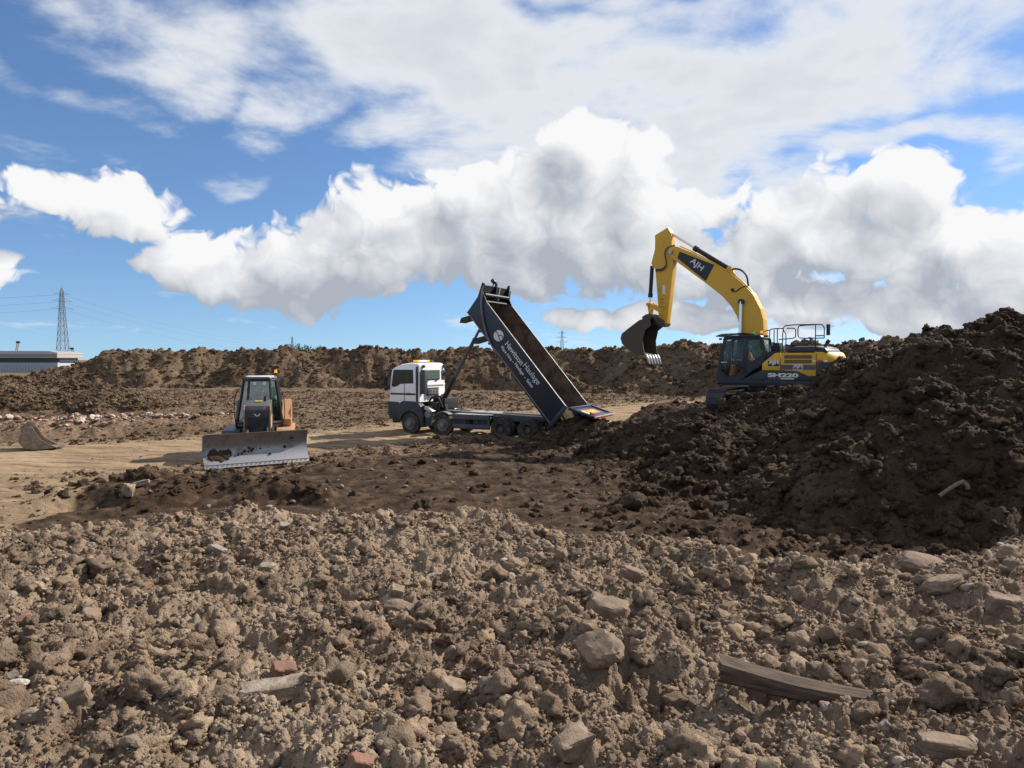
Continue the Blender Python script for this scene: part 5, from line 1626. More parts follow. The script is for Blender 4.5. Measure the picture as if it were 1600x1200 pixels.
# hood and grille
hood = MB().prism([(0.35, 1.10), (0.35, 2.12), (1.55, 2.02), (1.84, 1.93), (1.93, 1.78), (1.95, 1.05)], -0.44, 0.44, 0.05).build('engine_hood', M_XGREY, doz)
gm = MB().prism([(1.945, 1.07), (1.925, 1.80), (1.84, 1.945), (1.855, 1.955), (1.945, 1.80), (1.965, 1.07)], -0.40, 0.40, 0.006).build('grille', paint('dusty_dark_grille', (0.035, 0.04, 0.046), 0.6, 0.5), hood)
m_ = MB()
for k in range(11):
    z = 1.10 + k * 0.042
    m_.box(1.957, 1.972, -0.34, 0.34, z, z + 0.018)
g_ = m_.build('grille_bars', M_BLACK, hood)
g_['kind'] = 'stuff'
for s in (1, -1):
    MB().prism([(1.90, 1.05), (1.99, 1.05), (1.965, 1.82), (1.87, 1.97), (1.80, 1.98), (1.88, 1.80)], s * 0.41, s * 0.455, 0.008).build('grille_frame', M_ORANGE, hood)
    MB().prism([(0.4, 1.08), (1.86, 1.06), (1.83, 1.55), (0.4, 1.60)], s * 0.442, s * 0.452).build('hood_side', M_ORANGE, hood)
# pale emblem on the grille: a split wing
for s in (1, -1):
    em_ = MB(axes((1.955, 0, 1.58), (0, 1, 0), (-0.02, 0, 1)) @ Matrix.Scale(0.75, 4))
    em_._add([(s * 0.015, 0.0, -0.006), (s * 0.05, 0.0, -0.006), (s * 0.15, 0.13, -0.006), (s * 0.08, 0.13, -0.006), (s * 0.05, 0.07, -0.006), (s * 0.015, 0.06, -0.006), (s * 0.015, 0.0, 0.006), (s * 0.05, 0.0, 0.006), (s * 0.15, 0.13, 0.006), (s * 0.08, 0.13, 0.006), (s * 0.05, 0.07, 0.006), (s * 0.015, 0.06, 0.006)], [(0, 1, 2, 3, 4, 5), (11, 10, 9, 8, 7, 6)] + [(i, (i + 1) % 6, (i + 1) % 6 + 6, i + 6) for i in range(6)])
    em_.build('emblem', M_DECAL, hood)
MB().box(0.9, 1.3, -0.12, 0.12, 2.06, 2.09, 0.01).build('hood_plate', paint('yellow_plate', (0.65, 0.50, 0.12), 0.5, 0.1), hood)
MB().cyl((1.0, 0.22, 2.0), (1.0, 0.22, 2.25), 0.045).build('exhaust_pipe', M_BLACK, hood)
# body behind and beside the cab
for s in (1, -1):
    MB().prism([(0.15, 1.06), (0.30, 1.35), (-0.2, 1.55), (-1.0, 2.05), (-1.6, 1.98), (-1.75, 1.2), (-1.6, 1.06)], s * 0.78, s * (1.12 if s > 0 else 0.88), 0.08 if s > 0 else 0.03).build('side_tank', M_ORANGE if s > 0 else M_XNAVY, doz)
MB().prism([(-0.95, 1.06), (-0.95, 1.9), (-1.8, 1.85), (-1.85, 1.06)], -0.78, 0.78, 0.05).build('rear_body', M_ORANGE, doz)
# cab: narrow at the roof, with slanting corner panes
cb = [(0.62, 0.46), (0.25, 0.80), (-0.95, 0.80), (-0.95, -0.80), (0.25, -0.80), (0.62, -0.46)]     # plan at the floor (x, y)
ct = [(0.36, 0.36), (0.10, 0.56), (-0.90, 0.56), (-0.90, -0.56), (0.10, -0.56), (0.36, -0.36)]     # plan at the roof
zb, zt = 1.22, 2.84


def cpt(i, t, k=1.0):
    a, b = cb[i], ct[i]
    return Vector(((a[0] + (b[0] - a[0]) * t) * 1.0, (a[1] + (b[1] - a[1]) * t) * k, zb + (zt - zb) * t))


dcab = MB().loft([[(x * 1.02, y * 1.03, zt) for x, y in ct], [(x * 1.12 + 0.02, y * 1.04, zt + 0.05) for x, y in ct], [(x * 1.05, y * 0.98, zt + 0.11) for x, y in ct]]).build('cab', M_XGREY, doz)
MB().loft([[(x * 0.98, y * 0.92, zt + 0.105) for x, y in ct], [(x * 0.9, y * 0.85, zt + 0.125) for x, y in ct]]).build('roof_plate', M_DECAL, dcab)
for i in range(6):
    MB().tube([cpt(i, 0.0), cpt(i, 1.0)], 0.045 if i in (0, 5) else 0.055, 8).build('cab_pillar', M_BLACK, dcab)
for i in range(6):
    j = (i + 1) % 6
    MB().tube([cpt(i, 0.02), cpt(j, 0.02)], 0.05, 8).build('cab_sill', M_BLACK, dcab)
    MB().tube([cpt(i, 0.985), cpt(j, 0.985)], 0.045, 8).build('cab_rail', M_BLACK, dcab)
    t0 = 0.0 if i != 5 else 0.35
    q0, q1, q2, q3 = cpt(i, t0, 0.99), cpt(j, t0, 0.99), cpt(j, 0.97, 0.99), cpt(i, 0.97, 0.99)
    n_ = (q1 - q0).cross(q3 - q0).normalized() * 0.006
    MB().loft([[q0, q1, q2, q3], [q0 + n_, q1 + n_, q2 + n_, q3 + n_]]).build('cab_pane', M_GLASSG, dcab)
MB().loft([[(x, y, zb - 0.12) for x, y in cb], [(x, y, zb + 0.02) for x, y in cb]]).build('cab_base', M_XNAVY, dcab)
for y in (0.17, -0.17):
    MB().cyl((0.34, y, 2.70), (0.40, y, 2.70), 0.06, seg=16).build('work_lamp', M_LENS, dcab)
for s in (1, -1):
    MB().box(0.38, 0.42, s * 0.26, s * 0.40, 2.0, 2.22, 0.02).build('inner_mirror', M_BLACK, dcab)
    MB().tube([(0.30, s * 0.66, 2.55), (0.42, s * 0.86, 2.3), (0.42, s * 0.9, 1.5), (0.3, s * 0.84, 1.3)], 0.016, 6, 1).build('hand_rail', M_BLACK, dcab)
m_ = MB().box(-0.72, -0.25, -0.26, 0.26, 1.45, 1.60, 0.05).prism([(-0.62, 1.58), (-0.78, 2.25), (-0.88, 2.25), (-0.74, 1.55)], -0.25, 0.25, 0.03).box(-0.86, -0.80, -0.14, 0.14, 2.25, 2.42, 0.03)
m_.build('driver_seat', M_SEAT, dcab)
MB().prism([(0.50, 1.30), (0.35, 1.75), (0.15, 1.78), (0.15, 1.30)], -0.42, 0.42, 0.03).build('dash', M_BLACK, dcab)
bn = MB().tube([(-0.2, 0.50, zt + 0.08), (-0.2, 0.56, zt + 0.22)], 0.014, 6).cyl((-0.2, 0.56, zt + 0.2), (-0.2, 0.56, zt + 0.24), 0.055).build('beacon_stalk', M_BLACK, dcab)
MB().cyl((-0.2, 0.56, zt + 0.24), (-0.2, 0.56, zt + 0.36), 0.055, 0.042).build('amber_lens', M_BEACON, dcab)
# lift arms and the angled blade
MB().prism([(1.6, 0.55), (2.9, 0.40), (3.15, 0.55), (2.9, 0.70), (1.6, 0.80)], -0.30, 0.30, 0.04).build('push_frame', M_BLACK, doz)
for s in (1, -1):
    MB().prism([(1.0, 0.38), (2.95, 0.30), (3.0, 0.48), (1.0, 0.58)], s * 0.50, s * 0.62, 0.02).build('push_arm', M_ORANGE, doz)
    MB().cyl((1.75, s * 0.30, 1.30), (2.6, s * 0.36, 0.85), 0.06).build('lift_cylinder', M_BLACK, doz)
    MB().cyl((2.5, s * 0.35, 0.90), (3.05, s * 0.40, 0.65), 0.035).build('lift_rod', M_CHROME, doz)
    MB().cyl((1.85, s * 0.55, 0.95), (3.0, s * 0.95, 0.6), 0.05).build('angle_cylinder', M_BLACK, doz)
# blade frame in world: centre and direction across
bc_w = Vector((-8.50, 24.60, 0.10)); ba = Vector((0.818, 0.575, 0)).normalized(); bf = Vector((0.575, -0.818, 0)).normalized()
Dm = (Matrix.Translation(D_ORI) @ Matrix.Rotation(D_RZ, 4, 'Z')).inverted()
Bw = Matrix(((bf.x, ba.x, 0, bc_w.x), (bf.y, ba.y, 0, bc_w.y), (0, 0, 1, bc_w.z), (0, 0, 0, 1)))
BL = Dm @ Bw                                                            # (forward, across, up) -> dozer space


def blade_material():
    m, q = new_mat('worn_blade_steel')
    P = q.n('ShaderNodeTexCoord').outputs['Object']
    n = q.noise(P, 3.0, 8, 0.7)
    n2 = q.noise(P, 22.0, 4, 0.6)
    rust = q.rng(q.m('ADD', n, q.m('MULTIPLY', n2, 0.25)), 0.58, 0.80)
    col = q.mix(q.m('MULTIPLY', rust, 0.7), (0.29, 0.295, 0.31), (0.17, 0.135, 0.11))
    mp = q.n('ShaderNodeMapping', {'Vector': P, 'Scale': (1, 1, 0.12)})
    sc = q.noise(mp.outputs[0], 26.0, 3, 0.6)
    r = q.m('ADD', q.m('ADD', 0.36, q.m('MULTIPLY', rust, 0.3)), q.m('MULTIPLY', sc, 0.16))
    bp = q.n('ShaderNodeBump', {'Height': q.m('ADD', n2, sc), 'Strength': 0.25, 'Distance': 0.004})
    bs = q.n('ShaderNodeBsdfPrincipled', {'Base Color': col, 'Metallic': 0.8, 'Roughness': r, 'Normal': bp.outputs[0]})
    finish(q, bs)
    return m


M_BLADE = blade_material()
bprof = [(0.13, 0.11), (0.02, 0.25), (-0.06, 0.40), (-0.10, 0.56), (-0.09, 0.72), (-0.03, 0.90), (0.06, 1.06)]
pback = [(x - 0.05, z) for x, z in bprof]
HWB = 1.69
blade = MB(BL).prism(bprof + pback[::-1], -HWB, HWB).build('blade', M_BLADE, doz, 25)
MB(BL).prism([(0.17, 0.0), (0.105, 0.115), (0.08, 0.115), (0.13, 0.0)], -HWB - 0.02, HWB + 0.02).build('cutting_edge', M_STEEL, blade)
for k in range(22):
    y = -1.6 + k * 0.152
    b_ = MB(BL).cyl((0.14, y, 0.065), (0.155, y, 0.072), 0.016, seg=8).build('edge_bolt', M_RIMD, blade)
for s in (1, -1):
    MB(BL).prism(bprof + [(0.02, 1.07), (-0.14, 1.0), (-0.16, 0.3), (0.02, 0.11)], s * (HWB - 0.0), s * (HWB + 0.025)).build('blade_end_plate', M_BLADE, blade)
MB(BL).box(-0.02, 0.06, -HWB, HWB, 1.058, 1.085, 0.006).build('blade_top_edge', M_BUCK, blade)
MB(BL).prism([(-0.10, 0.2), (-0.13, 0.95), (-0.30, 0.8), (-0.32, 0.3)], -0.9, 0.9, 0.02).build('blade_back', M_BLACK, blade)


def blade_x(z):
    return float(np.interp(z, [p_[1] for p_ in bprof], [p_[0] for p_ in bprof]))


# mud stuck to the blade
rs = random.Random(5)
spots = [(-1.36, 0.30, 0.10)] + [(-1.45 + rs.uniform(-0.05, 0.55), rs.uniform(0.22, 0.52), rs.uniform(0.07, 0.17)) for _ in range(22)] + [(-0.72 + k * 0.11, 0.38 + 0.02 * k + rs.uniform(-0.04, 0.04), rs.uniform(0.03, 0.07)) for k in range(6)] + [(0.12, 0.52, 0.04), (0.42, 0.33, 0.055), (1.2, 0.82, 0.06), (1.12, 0.80, 0.04), (-0.25, 0.56, 0.06), (-0.12, 0.53, 0.05)]
mud_me = [lump_mesh('stuck_mud', 600 + i, 2, 0.9, M_DARK, 0.2) for i in range(4)]
for i, (y, z, r_) in enumerate(spots):
    o = bpy.data.objects.new('stuck_mud', mud_me[i % 4])
    COL.objects.link(o)
    o.parent = blade
    sl = math.atan2(blade_x(z + 0.05) - blade_x(z - 0.05), 0.1)
    o.matrix_local = BL @ Matrix.Translation((blade_x(z) + 0.002, y, z)) @ Matrix.Rotation(sl, 4, 'Y') @ Matrix.Rotation(rs.uniform(0, 6), 4, 'X') @ Matrix.Diagonal((0.04, r_, r_ * 0.9, 1))
# ------------------------------------------------------------------ operators: a seated figure grown from a skeleton
def seated_person(name, M, label, vest):
    J = {'pelvis': (0, 0, 0.10), 'belly': (-0.02, 0, 0.28), 'chest': (-0.03, 0, 0.48), 'neck': (-0.01, 0, 0.62), 'head0': (0.02, 0, 0.70), 'head1': (0.03, 0, 0.84)}
    for s, n in ((1, 'l'), (-1, 'r')):
        J['sh' + n] = (-0.02, s * 0.19, 0.54); J['el' + n] = (0.10, s * 0.26, 0.30); J['wr' + n] = (0.36, s * 0.24, 0.30); J['ha' + n] = (0.45, s * 0.23, 0.33)
        J['hip' + n] = (0.06, s * 0.10, 0.09); J['kn' + n] = (0.48, s * 0.14, 0.12); J['an' + n] = (0.60, s * 0.13, -0.30); J['to' + n] = (0.76, s * 0.14, -0.33)
    rad = {'pelvis': 0.15, 'belly': 0.145, 'chest': 0.16, 'neck': 0.062, 'head0': 0.085, 'head1': 0.092}
    for n in 'lr':
        rad.update({'sh' + n: 0.075, 'el' + n: 0.055, 'wr' + n: 0.042, 'ha' + n: 0.045, 'hip' + n: 0.10, 'kn' + n: 0.075, 'an' + n: 0.055, 'to' + n: 0.05})
    E_ = [('pelvis', 'belly'), ('belly', 'chest'), ('chest', 'neck'), ('neck', 'head0'), ('head0', 'head1')]
    for n in 'lr':
        E_ += [('chest', 'sh' + n), ('sh' + n, 'el' + n), ('el' + n, 'wr' + n), ('wr' + n, 'ha' + n), ('pelvis', 'hip' + n), ('hip' + n, 'kn' + n), ('kn' + n, 'an' + n), ('an' + n, 'to' + n)]
    ks = list(J)
    me = bpy.data.meshes.new(name)
    me.from_pydata([J[k] for k in ks], [(ks.index(a), ks.index(b)) for a, b in E_], [])
    o = bpy.data.objects.new(name, me)
    COL.objects.link(o)
    sk = o.modifiers.new('skin', 'SKIN')
    sv = me.skin_vertices[0].data
    for i, k in enumerate(ks):
        r_ = rad[k]
        sv[i].radius = (r_, r_)
    sv[0].use_root = True
    o.modifiers.new('sub', 'SUBSURF').levels = 2
    dg = bpy.context.evaluated_depsgraph_get()
    me2 = bpy.data.meshes.new_from_object(o.evaluated_get(dg))
    bpy.data.objects.remove(o)
    me2.materials.clear()
    me2.materials.append(vest); me2.materials.append(M_SKIN)
    hands = [Vector(J['hal']), Vector(J['har'])]
    for p in me2.polygons:
        p.use_smooth = True
        c = p.center
        if c.z > 0.63 or min((c - h).length for h in hands) < 0.075:
            p.material_index = 1
    b = bpy.data.objects.new(name, me2)
    COL.objects.link(b)
    b.matrix_world = M
    # face and helmet ride with the figure
    f = MB()
    f.lathe([(0.0, 0.0), (0.0, 0.0)], seg=3)
    f.bm.free()
    hm = MB()
    rings = []
    for z, r_ in ((0.80, 0.118), (0.815, 0.128), (0.87, 0.122), (0.92, 0.09), (0.945, 0.03)):
        rings.append([(0.03 + r_ * 1.1 * math.cos(t), r_ * math.sin(t), z) for t in [2 * math.pi * i / 20 for i in range(20)]])
    hm.loft(rings)
    hm.prism([(0.12, 0.80), (0.21, 0.79), (0.21, 0.80), (0.12, 0.82)], -0.08, 0.08)
    hm.build('helmet', M_DECAL, b)
    MB().cyl((0.125, 0, 0.735), (0.15, 0, 0.72), 0.016, 0.02, 8).build('nose', M_SKIN, b)
    for s in (1, -1):
        MB().cyl((0.115, s * 0.036, 0.765), (0.124, s * 0.036, 0.765), 0.011, seg=8).build('eye', M_BLACK, b)
        MB().cyl((0.03, s * 0.09, 0.75), (0.03, s * 0.105, 0.75), 0.03, 0.026, 10).build('ear', M_SKIN, b)
        MB().box(-0.19, 0.14, s * 0.045, s * 0.085, 0.20, 0.24).bm.free()
    # pale band round the chest of the jacket
    bd = MB()
    rings = []
    for z in (0.33, 0.38):
        rings.append([(-0.025 + 0.165 * math.cos(t), 0.168 * math.sin(t), z) for t in [2 * math.pi * i / 24 for i in range(24)]])
    bd.loft(rings, close=False)
    bd.build('jacket_band', M_DECAL, b)
    tag(b, label, 'person')
    return b


Em = Matrix.Translation(E_ORI) @ Matrix.Rotation(E_RZ, 4, 'Z')
seated_person('person', Em @ Matrix.Translation((0.04, 0.84, 1.74)), 'person in orange work clothes sitting in the excavator cab', M_HIVIS)
Dw = Matrix.Translation(D_ORI) @ Matrix.Rotation(D_RZ, 4, 'Z')
seated_person('person', Dw @ Matrix.Translation((-0.48, 0.0, 1.56)), 'person in orange work clothes sitting in the bulldozer cab', M_HIVIS)
# ------------------------------------------------------------------ pylons, cables, far building
M_PYL = paint('hazed_pylon_steel', (0.16, 0.19, 0.23), 0.6, 0.1)  # blue-grey of distance haze is mixed into the steel colour
M_PYL2 = paint('distant_pylon_steel', (0.20, 0.24, 0.29), 0.6, 0.1)  # more haze painted in: paler and bluer for the farther pylons


def pylon(name, x, y, z0, H, wb, wt_, label, mat, bar, arms, rz=0.0, levels=11):
    root = empty(name, (x, y, z0), rz)
    tag(root, label, 'pylon', 'lattice pylons')

    def half(t):
        return (wb + (wt_ - wb) * min(1.0, t / 0.93) ** 0.8) / 2
    for sx in (1, -1):
        for sy in (1, -1):
            MB().tube([(sx * half(t), sy * half(t), H * t) for t in (0, 0.25, 0.5, 0.75, 0.94)] + [(0, 0, H)], bar, 4).build('leg', mat, root)
    ts = [1 - (1 - k / levels) ** 1.25 for k in range(1, levels + 1)]
    ts = [t * 0.94 for t in ts]
    for k, t in enumerate(ts):
        h_ = half(t)
        m_ = MB()
        for a, b in (((h_, h_), (h_, -h_)), ((h_, -h_), (-h_, -h_)), ((-h_, -h_), (-h_, h_)), ((-h_, h_), (h_, h_))):
            m_.tube([(a[0], a[1], H * t), (b[0], b[1], H * t)], bar * 0.8, 4)
        m_.build('ring_brace', mat, root)
        t0 = ts[k - 1] if k else 0.0
        h0_ = half(t0)
        m_ = MB()
        for (ax, ay), (bx, by) in (((1, 1), (-1, 1)), ((1, -1), (-1, -1)), ((1, 1), (1, -1)), ((-1, 1), (-1, -1))):
            m_.tube([(ax * h0_, ay * h0_, H * t0), (bx * h_, by * h_, H * t)], bar * 0.55, 4)
            m_.tube([(bx * h0_, by * h0_, H * t0), (ax * h_, ay * h_, H * t)], bar * 0.55, 4)
        m_.build('cross_brace', mat, root)
    for t, ln in arms:
        h_ = half(t)
        for s in (1, -1):
            MB().tube([(0, s * h_, H * t), (0, s * (h_ + ln), H * t)], bar * 0.8, 4).tube([(0, s * h_, H * (t + 0.035)), (0, s * (h_ + ln), H * t)], bar * 0.6, 4).build('arm', mat, root)
    return root


def far_at(px, Y_):
    return (px - 800) / 1155 * Y_


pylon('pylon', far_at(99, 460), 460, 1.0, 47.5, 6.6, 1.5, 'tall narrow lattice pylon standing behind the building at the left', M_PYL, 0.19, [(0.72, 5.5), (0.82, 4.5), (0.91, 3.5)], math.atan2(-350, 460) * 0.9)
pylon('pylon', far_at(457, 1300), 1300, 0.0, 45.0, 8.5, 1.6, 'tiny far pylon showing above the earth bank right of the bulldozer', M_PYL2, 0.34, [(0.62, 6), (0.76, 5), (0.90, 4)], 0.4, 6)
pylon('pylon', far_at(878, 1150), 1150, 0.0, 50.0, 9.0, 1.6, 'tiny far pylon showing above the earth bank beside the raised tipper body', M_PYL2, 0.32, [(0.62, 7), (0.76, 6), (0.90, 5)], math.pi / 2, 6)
M_CABLE = paint('dark_cable', (0.10, 0.11, 0.13), 0.6, 0.0)
for k, (za, xb, yb, zb_) in enumerate(((44.0, far_at(457, 1300), 1300, 40.0), (39.5, far_at(470, 1300), 1300, 34.0), (35.0, far_at(440, 1300), 1300, 28.5))):
    a = Vector((far_at(99, 460), 460, za)); b = Vector((xb, yb, zb_))
    pts = []
    for i in range(25):
        t = i / 24
        p_ = a.lerp(b, t); p_.z -= 4 * t * (1 - t) * 13.0
        pts.append(p_)
    cb_ = MB().tube(pts, 0.05, 4).build('power_line', M_CABLE)
    tag(cb_, ['highest power line sagging right from the tall pylon', 'middle power line sagging right from the tall pylon', 'lowest power line sagging right from the tall pylon'][k], 'power line', 'power lines to the right')
for k, za in enumerate((44.0, 39.5, 35.0)):
    a = Vector((far_at(99, 460), 460, za)); b = Vector((-620, 420, za - 3.5))
    pts = []
    for i in range(17):
        t = i / 16
        p_ = a.lerp(b, t); p_.z -= 4 * t * (1 - t) * 6.0
        pts.append(p_)
    cb_ = MB().tube(pts, 0.05, 4).build('power_line', M_CABLE)
    tag(cb_, ['highest power line leading left from the tall pylon', 'middle power line leading left from the tall pylon', 'lowest power line leading left from the tall pylon'][k], 'power line', 'power lines to the left')

# long low industrial building, left
bl = empty('industrial_building', (-103.0, 150.0, 0.0), 0.0)
tag(bl, 'long low grey industrial building with a dark band under its roof edge', 'building')
M_CLAD = paint('light_grey_cladding', (0.40, 0.44, 0.47), 0.5, 0.12)
M_FASC = paint('beige_grey_fascia', (0.36, 0.33, 0.31), 0.55, 0.12)
MB().box(-60, 10.5, 0.6, 8, 0, 3.0).build('wall', M_CLAD, bl)
ribs = MB()
rib_me = MB().box(-0.09, 0.09, 0.50, 0.60, 0.4, 2.55).mesh('cladding_rib', M_CLAD)
for k in range(75):
    obj_from('cladding_rib', rib_me, bl, (-34 + k * 0.6, 0, 0))
MB().box(-60, 10.5, 1.2, 7.6, 2.9, 4.0).build('window_band', paint('dark_window_band', (0.035, 0.045, 0.06), 0.25, 0.1), bl)
MB().box(-60.5, 11.0, -0.4, 8.6, 3.95, 4.75, 0.05).build('fascia', M_FASC, bl)
MB().box(-60.6, 11.1, -0.55, 8.8, 4.75, 4.95, 0.04).build('gutter', M_CLAD, bl)
MB().box(-60.55, 11.05, -0.48, -0.42, 4.36, 4.42).build('fascia_joint', M_XGREY, bl)
MB().prism([(-60.6, 4.95), (11.1, 4.95), (9.0, 5.35), (-60.6, 5.6)], 0.2, 8.7).build('roof', M_FASC, bl)
# two leaning jibs of far cranes above the roof
for (px, Y_, zt_, lean, label) in ((29, 210, 8.4, 0.75, 'small leaning crane jib above the roof at the far left'), (113, 230, 6.9, -1.5, 'small dark crane jib beside the foot of the tall pylon')):
    x0_ = far_at(px, Y_)
    r_ = empty('crane_jib', (x0_, Y_, 0))
    for s in (1, -1):
        MB().tube([(-lean * 2 + s * 0.35, 0, 0), (s * 0.25, 0, zt_)], 0.10, 5).build('jib_chord', M_ORANGE if lean > 0 else M_BLACK, r_)
    m_ = MB()
    for k in range(12):
        z = k * zt_ / 12
        f0_, f1_ = z / zt_, (k + 1) / 12
        m_.tube([(-lean * 2 * (1 - f0_) - 0.3, 0, z), (-lean * 2 * (1 - f1_) + 0.3, 0, z + zt_ / 12)], 0.06, 4)
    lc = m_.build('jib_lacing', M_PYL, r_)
    lc['kind'] = 'stuff'
    MB().box(-0.4, 0.5, -0.3, 0.3, zt_ - 0.1, zt_ + 0.45, 0.05).build('jib_head', M_BLACK, r_)
    tag(r_, label, 'crane')

# green weeds on the crest of the bank
M_LEAF = paint('weed_leaf', (0.055, 0.085, 0.028), 0.7, 0.1, (0.09, 0.09, 0.04))
_ys = np.linspace(62, 76, 57); _xs = (474 - 800) / 1155 * _ys
_zz = bank_z(_xs, _ys)
_i = int(np.argmax((_zz - 3.6) / _ys)); bx_, by_ = float(_xs[_i]), float(_ys[_i])
pz = float(bank_z(np.array([bx_]), np.array([by_]))[0])
wd = empty('weed_clump', (bx_, by_, pz))
rs = random.Random(3)
m_ = MB()
for k in range(14):
    x = rs.uniform(-1.6, 1.6)
    m_.tube([(x, rs.uniform(-.4, .4), -0.3), (x + rs.uniform(-.15, .15), rs.uniform(-.4, .4), rs.uniform(0.35, 0.8))], 0.015, 4)
m_.build('stems', M_LEAF, wd)
m_ = MB()
cl_ = [(rs.uniform(-1.7, 1.7), rs.uniform(-0.4, 0.4), rs.uniform(0.15, 0.75)) for _ in range(16)]
for k in range(620):
    cx_, cy_, ch_ = cl_[k % 16]
    c = Vector((cx_ + rs.gauss(0, 0.13), cy_ + rs.gauss(0, 0.13), ch_ * rs.uniform(-0.2, 1.0) + rs.gauss(0, 0.05)))
    a = Vector((rs.gauss(0, 1), rs.gauss(0, 1), rs.gauss(0, 1) + 0.4)).normalized() * rs.uniform(0.06, 0.13)
    b = a.orthogonal().normalized() * 0.04
    m_._add([c - a, c + b, c + a, c - b], [(0, 1, 2, 3)])
lf = m_.build('leaves', M_LEAF, wd)
lf['kind'] = 'stuff'
tag(wd, 'small clump of green weeds on the crest of the earth bank', 'plant')
# ------------------------------------------------------------------ single stones, timber and the spare bucket
def plain(name, col, vary=0.35, rough=0.9, bump=0.014, scale=11.0, second=None):
    m, q = new_mat(name)
    P = q.n('ShaderNodeTexCoord').outputs['Object']
    n = q.noise(P, scale, 7, 0.68); n2 = q.noise(P, scale * 7, 4, 0.65)
    c2 = second or tuple(0.35 * c_ * (1 - vary) + 0.65 * s_ for c_, s_ in zip(col, (0.19, 0.138, 0.098)))
    c = q.mix(q.rng(n, 0.36, 0.60), col, c2)
    bp = q.n('ShaderNodeBump', {'Height': q.m('ADD', n, q.m('MULTIPLY', n2, 0.5)), 'Strength': 0.8, 'Distance': bump})
    bs = q.n('ShaderNodeBsdfPrincipled', {'Base Color': c, 'Roughness': rough, 'Normal': bp.outputs[0], 'Specular IOR Level': 0.25})
    finish(q, bs)
    return m


SM = {'tan': plain('tan_sandstone', (0.30, 0.225, 0.16)), 'grey': plain('grey_concrete', (0.33, 0.30, 0.26)), 'pale': plain('pale_stone', (0.38, 0.32, 0.255)),
      'red': plain('red_brick', (0.25, 0.120, 0.088), 0.3), 'brown': plain('brown_stone', (0.24, 0.175, 0.125)), 'pink': plain('pinkish_brick', (0.25, 0.175, 0.135), 0.3),
      'white': plain('white_chip', (0.50, 0.47, 0.42), 0.2), 'dark': plain('dark_stone', (0.10, 0.08, 0.065))}


def blocky(seed, dims, chip=0.28, rough=0.17, sub=5):
    """a broken block: a box with knocked-off corners and uneven faces"""
    rs_ = random.Random(seed)
    bm = bmesh.new()
    bmesh.ops.create_cube(bm, size=2.0)
    bmesh.ops.bevel(bm, geom=list(bm.edges), offset=0.14, segments=1, affect='EDGES')
    bmesh.ops.subdivide_edges(bm, edges=list(bm.edges), cuts=sub, use_grid_fill=True)
    planes = []
    for _ in range(6):
        v = Vector((rs_.choice((-1, 1)) * rs_.uniform(0.5, 1), rs_.choice((-1, 1)) * rs_.uniform(0.5, 1), rs_.choice((-1, 1)) * rs_.uniform(0.3, 1))).normalized()
        planes.append((v, rs_.uniform(1.22 - chip, 1.6 - chip)))
    off = Vector((seed * 3.1, seed * 1.7, seed * 0.9))
    for v in bm.verts:
        for pn, pd in planes:
            e = v.co.dot(pn) - pd
            if e > 0:
                v.co -= pn * e
        v.co *= 1 + rough * (mnoise.noise(v.co * 1.4 + off) + 0.5 * mnoise.noise(v.co * 4.0 + off) + 0.3 * mnoise.noise(v.co * 9.0 + off))
        v.co = Vector((v.co.x * dims[0], v.co.y * dims[1], v.co.z * dims[2]))
    return bm


def stone(name, px, Yd, dims, rot, mat, label, cat='stone', kind='block', seed=1, sink=0.35, chip=0.25, group=None):
    x = (px - 800) / 1155 * Yd
    if kind == 'block':
        bm = blocky(seed, dims, chip)
        me = bpy.data.meshes.new(name)
        bm.to_mesh(me); bm.free()
    else:
        me = lump_mesh(name, seed, 4, 0.24, mat, 0.8, 0.75)
        me.transform(Matrix.Diagonal((dims[0], dims[1], dims[2], 1)))
    me.materials.clear()
    me.materials.append(mat)
    for p_ in me.polygons:
        p_.use_smooth = True
    me.set_sharp_from_angle(angle=math.radians(28))
    o = bpy.data.objects.new(name, me)
    COL.objects.link(o)
    o.rotation_euler = [math.radians(a) for a in rot]
    zs = [z_at(x + dx, Yd + dy) for dx in (-0.05, 0, 0.05) for dy in (-0.05, 0, 0.05)]
    o.location = (x, Yd, float(np.mean(zs)) + dims[2] * (1 - 2 * sink))
    tag(o, label, cat, group)
    return o


for st_ in STONES:
    st_ = list(st_)
    st_[5] = M_DARK if st_[5] == "soil" else SM[st_[5]]
    stone(*st_)

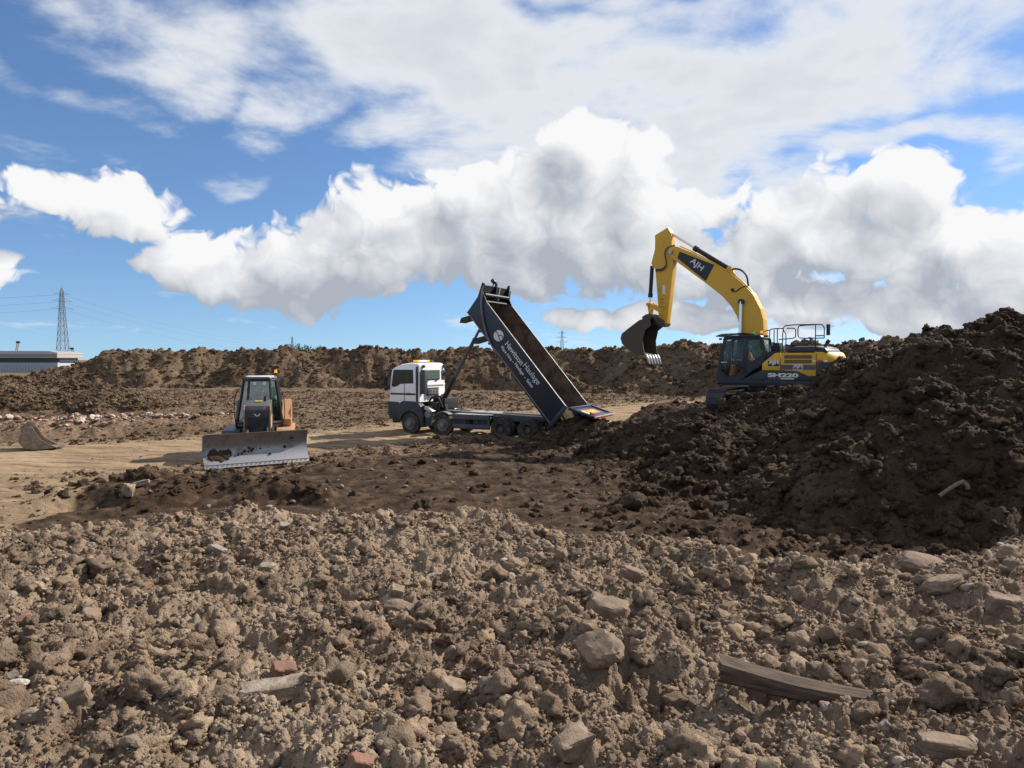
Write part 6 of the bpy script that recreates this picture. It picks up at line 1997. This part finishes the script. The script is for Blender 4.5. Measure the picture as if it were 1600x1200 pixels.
# old timber half buried in the rubble
m, q = new_mat('weathered_timber')
P = q.n('ShaderNodeTexCoord').outputs['Object']
mp = q.n('ShaderNodeMapping', {'Vector': P, 'Scale': (1.2, 14, 14)})
n = q.noise(mp.outputs[0], 3.0, 7, 0.7)
c = ramp(q, n, [(0.32, (0.022, 0.015, 0.010)), (0.55, (0.095, 0.060, 0.038)), (0.75, (0.20, 0.135, 0.09))])
bp = q.n('ShaderNodeBump', {'Height': n, 'Strength': 1.0, 'Distance': 0.012})
bs = q.n('ShaderNodeBsdfPrincipled', {'Base Color': c, 'Roughness': 0.9, 'Normal': bp.outputs[0]})
finish(q, bs)
M_TIMBER = m
tm_ = MB()
rings = []
for i in range(19):
    t = i / 18
    x = -0.40 + 0.80 * t
    hgt = 0.052 * (1 - 0.35 * t) ; wid = 0.075 * (1 - 0.25 * t)
    ring = []
    for k in range(14):
        a = 2 * math.pi * k / 14
        cx, cy = math.cos(a), math.sin(a)
        sq = max(abs(cx), abs(cy)) ** -0.6
        r_ = 1 + 0.16 * mnoise.noise(Vector((x * 1.6, k * 0.9, 3.1))) + 0.10 * mnoise.noise(Vector((x * 9, k * 2.2, 8)))
        ring.append((x + 0.02 * mnoise.noise(Vector((k * 1.3, i * 0.0 + (5 if t > .5 else 2), 0))) * (1 if i in (0, 18) else 0) * 3, cx * sq * wid * r_, cy * sq * hgt * r_ - 0.03 * math.sin(t * 3) + 0.015))
    rings.append(ring)
tb = tm_.loft(rings).build('timber', M_TIMBER)
tx = (1264 - 800) / 1155 * 3.58
tb.location = (tx, 3.58, z_at(tx, 3.58) + 0.045)
tb.rotation_euler = (0.1, math.radians(4), math.radians(-20))
tag(tb, 'old dark weathered timber half buried in the right foreground rubble', 'timber')

# bent branch on the heap
bx2, by2 = (1495 - 800) / 1155 * 14.6, 14.6
br = MB().tube([(-0.30, 0, -0.12), (-0.12, 0.02, 0.0), (0.08, 0.0, 0.14), (0.20, 0.02, 0.17)], 0.038, 8, 2).tube([(0.16, 0, 0.16), (0.24, -0.02, 0.10), (0.25, -0.03, 0.02)], 0.045, 8, 1).build('branch', plain('pale_wood', (0.24, 0.19, 0.14), 0.4))
br.location = (bx2, by2, z_at(bx2, by2) + 0.18)
tag(br, 'short bent pale branch lying on the dark soil heap', 'branch')

# spare digging bucket on the ground, left
sx_, sy_ = (58 - 800) / 1155 * 29.6, 29.6
sb = empty('spare_bucket', (sx_, sy_, z_at(sx_, sy_) - 0.03), math.radians(25))
tag(sb, 'spare digger bucket resting on the ground at the left by the brick rubble', 'bucket')
M_SB = plain('dusty_bucket_steel', (0.30, 0.25, 0.20), 0.3)
ob = [(-0.55, 0.62), (-0.62, 0.35), (-0.45, 0.10), (-0.10, 0.0), (0.30, 0.02), (0.72, 0.06)]
ib = [(-0.49, 0.60), (-0.55, 0.36), (-0.40, 0.15), (-0.08, 0.06), (0.30, 0.07), (0.72, 0.09)]
sh_ = MB().prism(ob + ib[::-1], -0.5, 0.5).build('shell', M_SB, sb)
for s in (1, -1):
    MB().prism(ob + [(0.40, 0.22), (0.12, 0.42), (-0.05, 0.72), (-0.15, 0.95), (-0.40, 0.92)], s * 0.48, s * 0.52, 0.006).build('cheek', M_SB, sh_)
    MB().prism([(-0.55, 0.60), (-0.12, 0.90), (-0.10, 1.08), (-0.30, 1.12), (-0.58, 0.90)], s * 0.16, s * 0.22, 0.01).build('hanger', M_SB, sh_)
for k in range(4):
    y = -0.42 + k * 0.28
    MB().prism([(0.70, 0.02), (0.92, 0.05), (0.92, 0.07), (0.70, 0.11)], y - 0.05, y + 0.05, 0.008).build('tooth', M_SB, sh_)
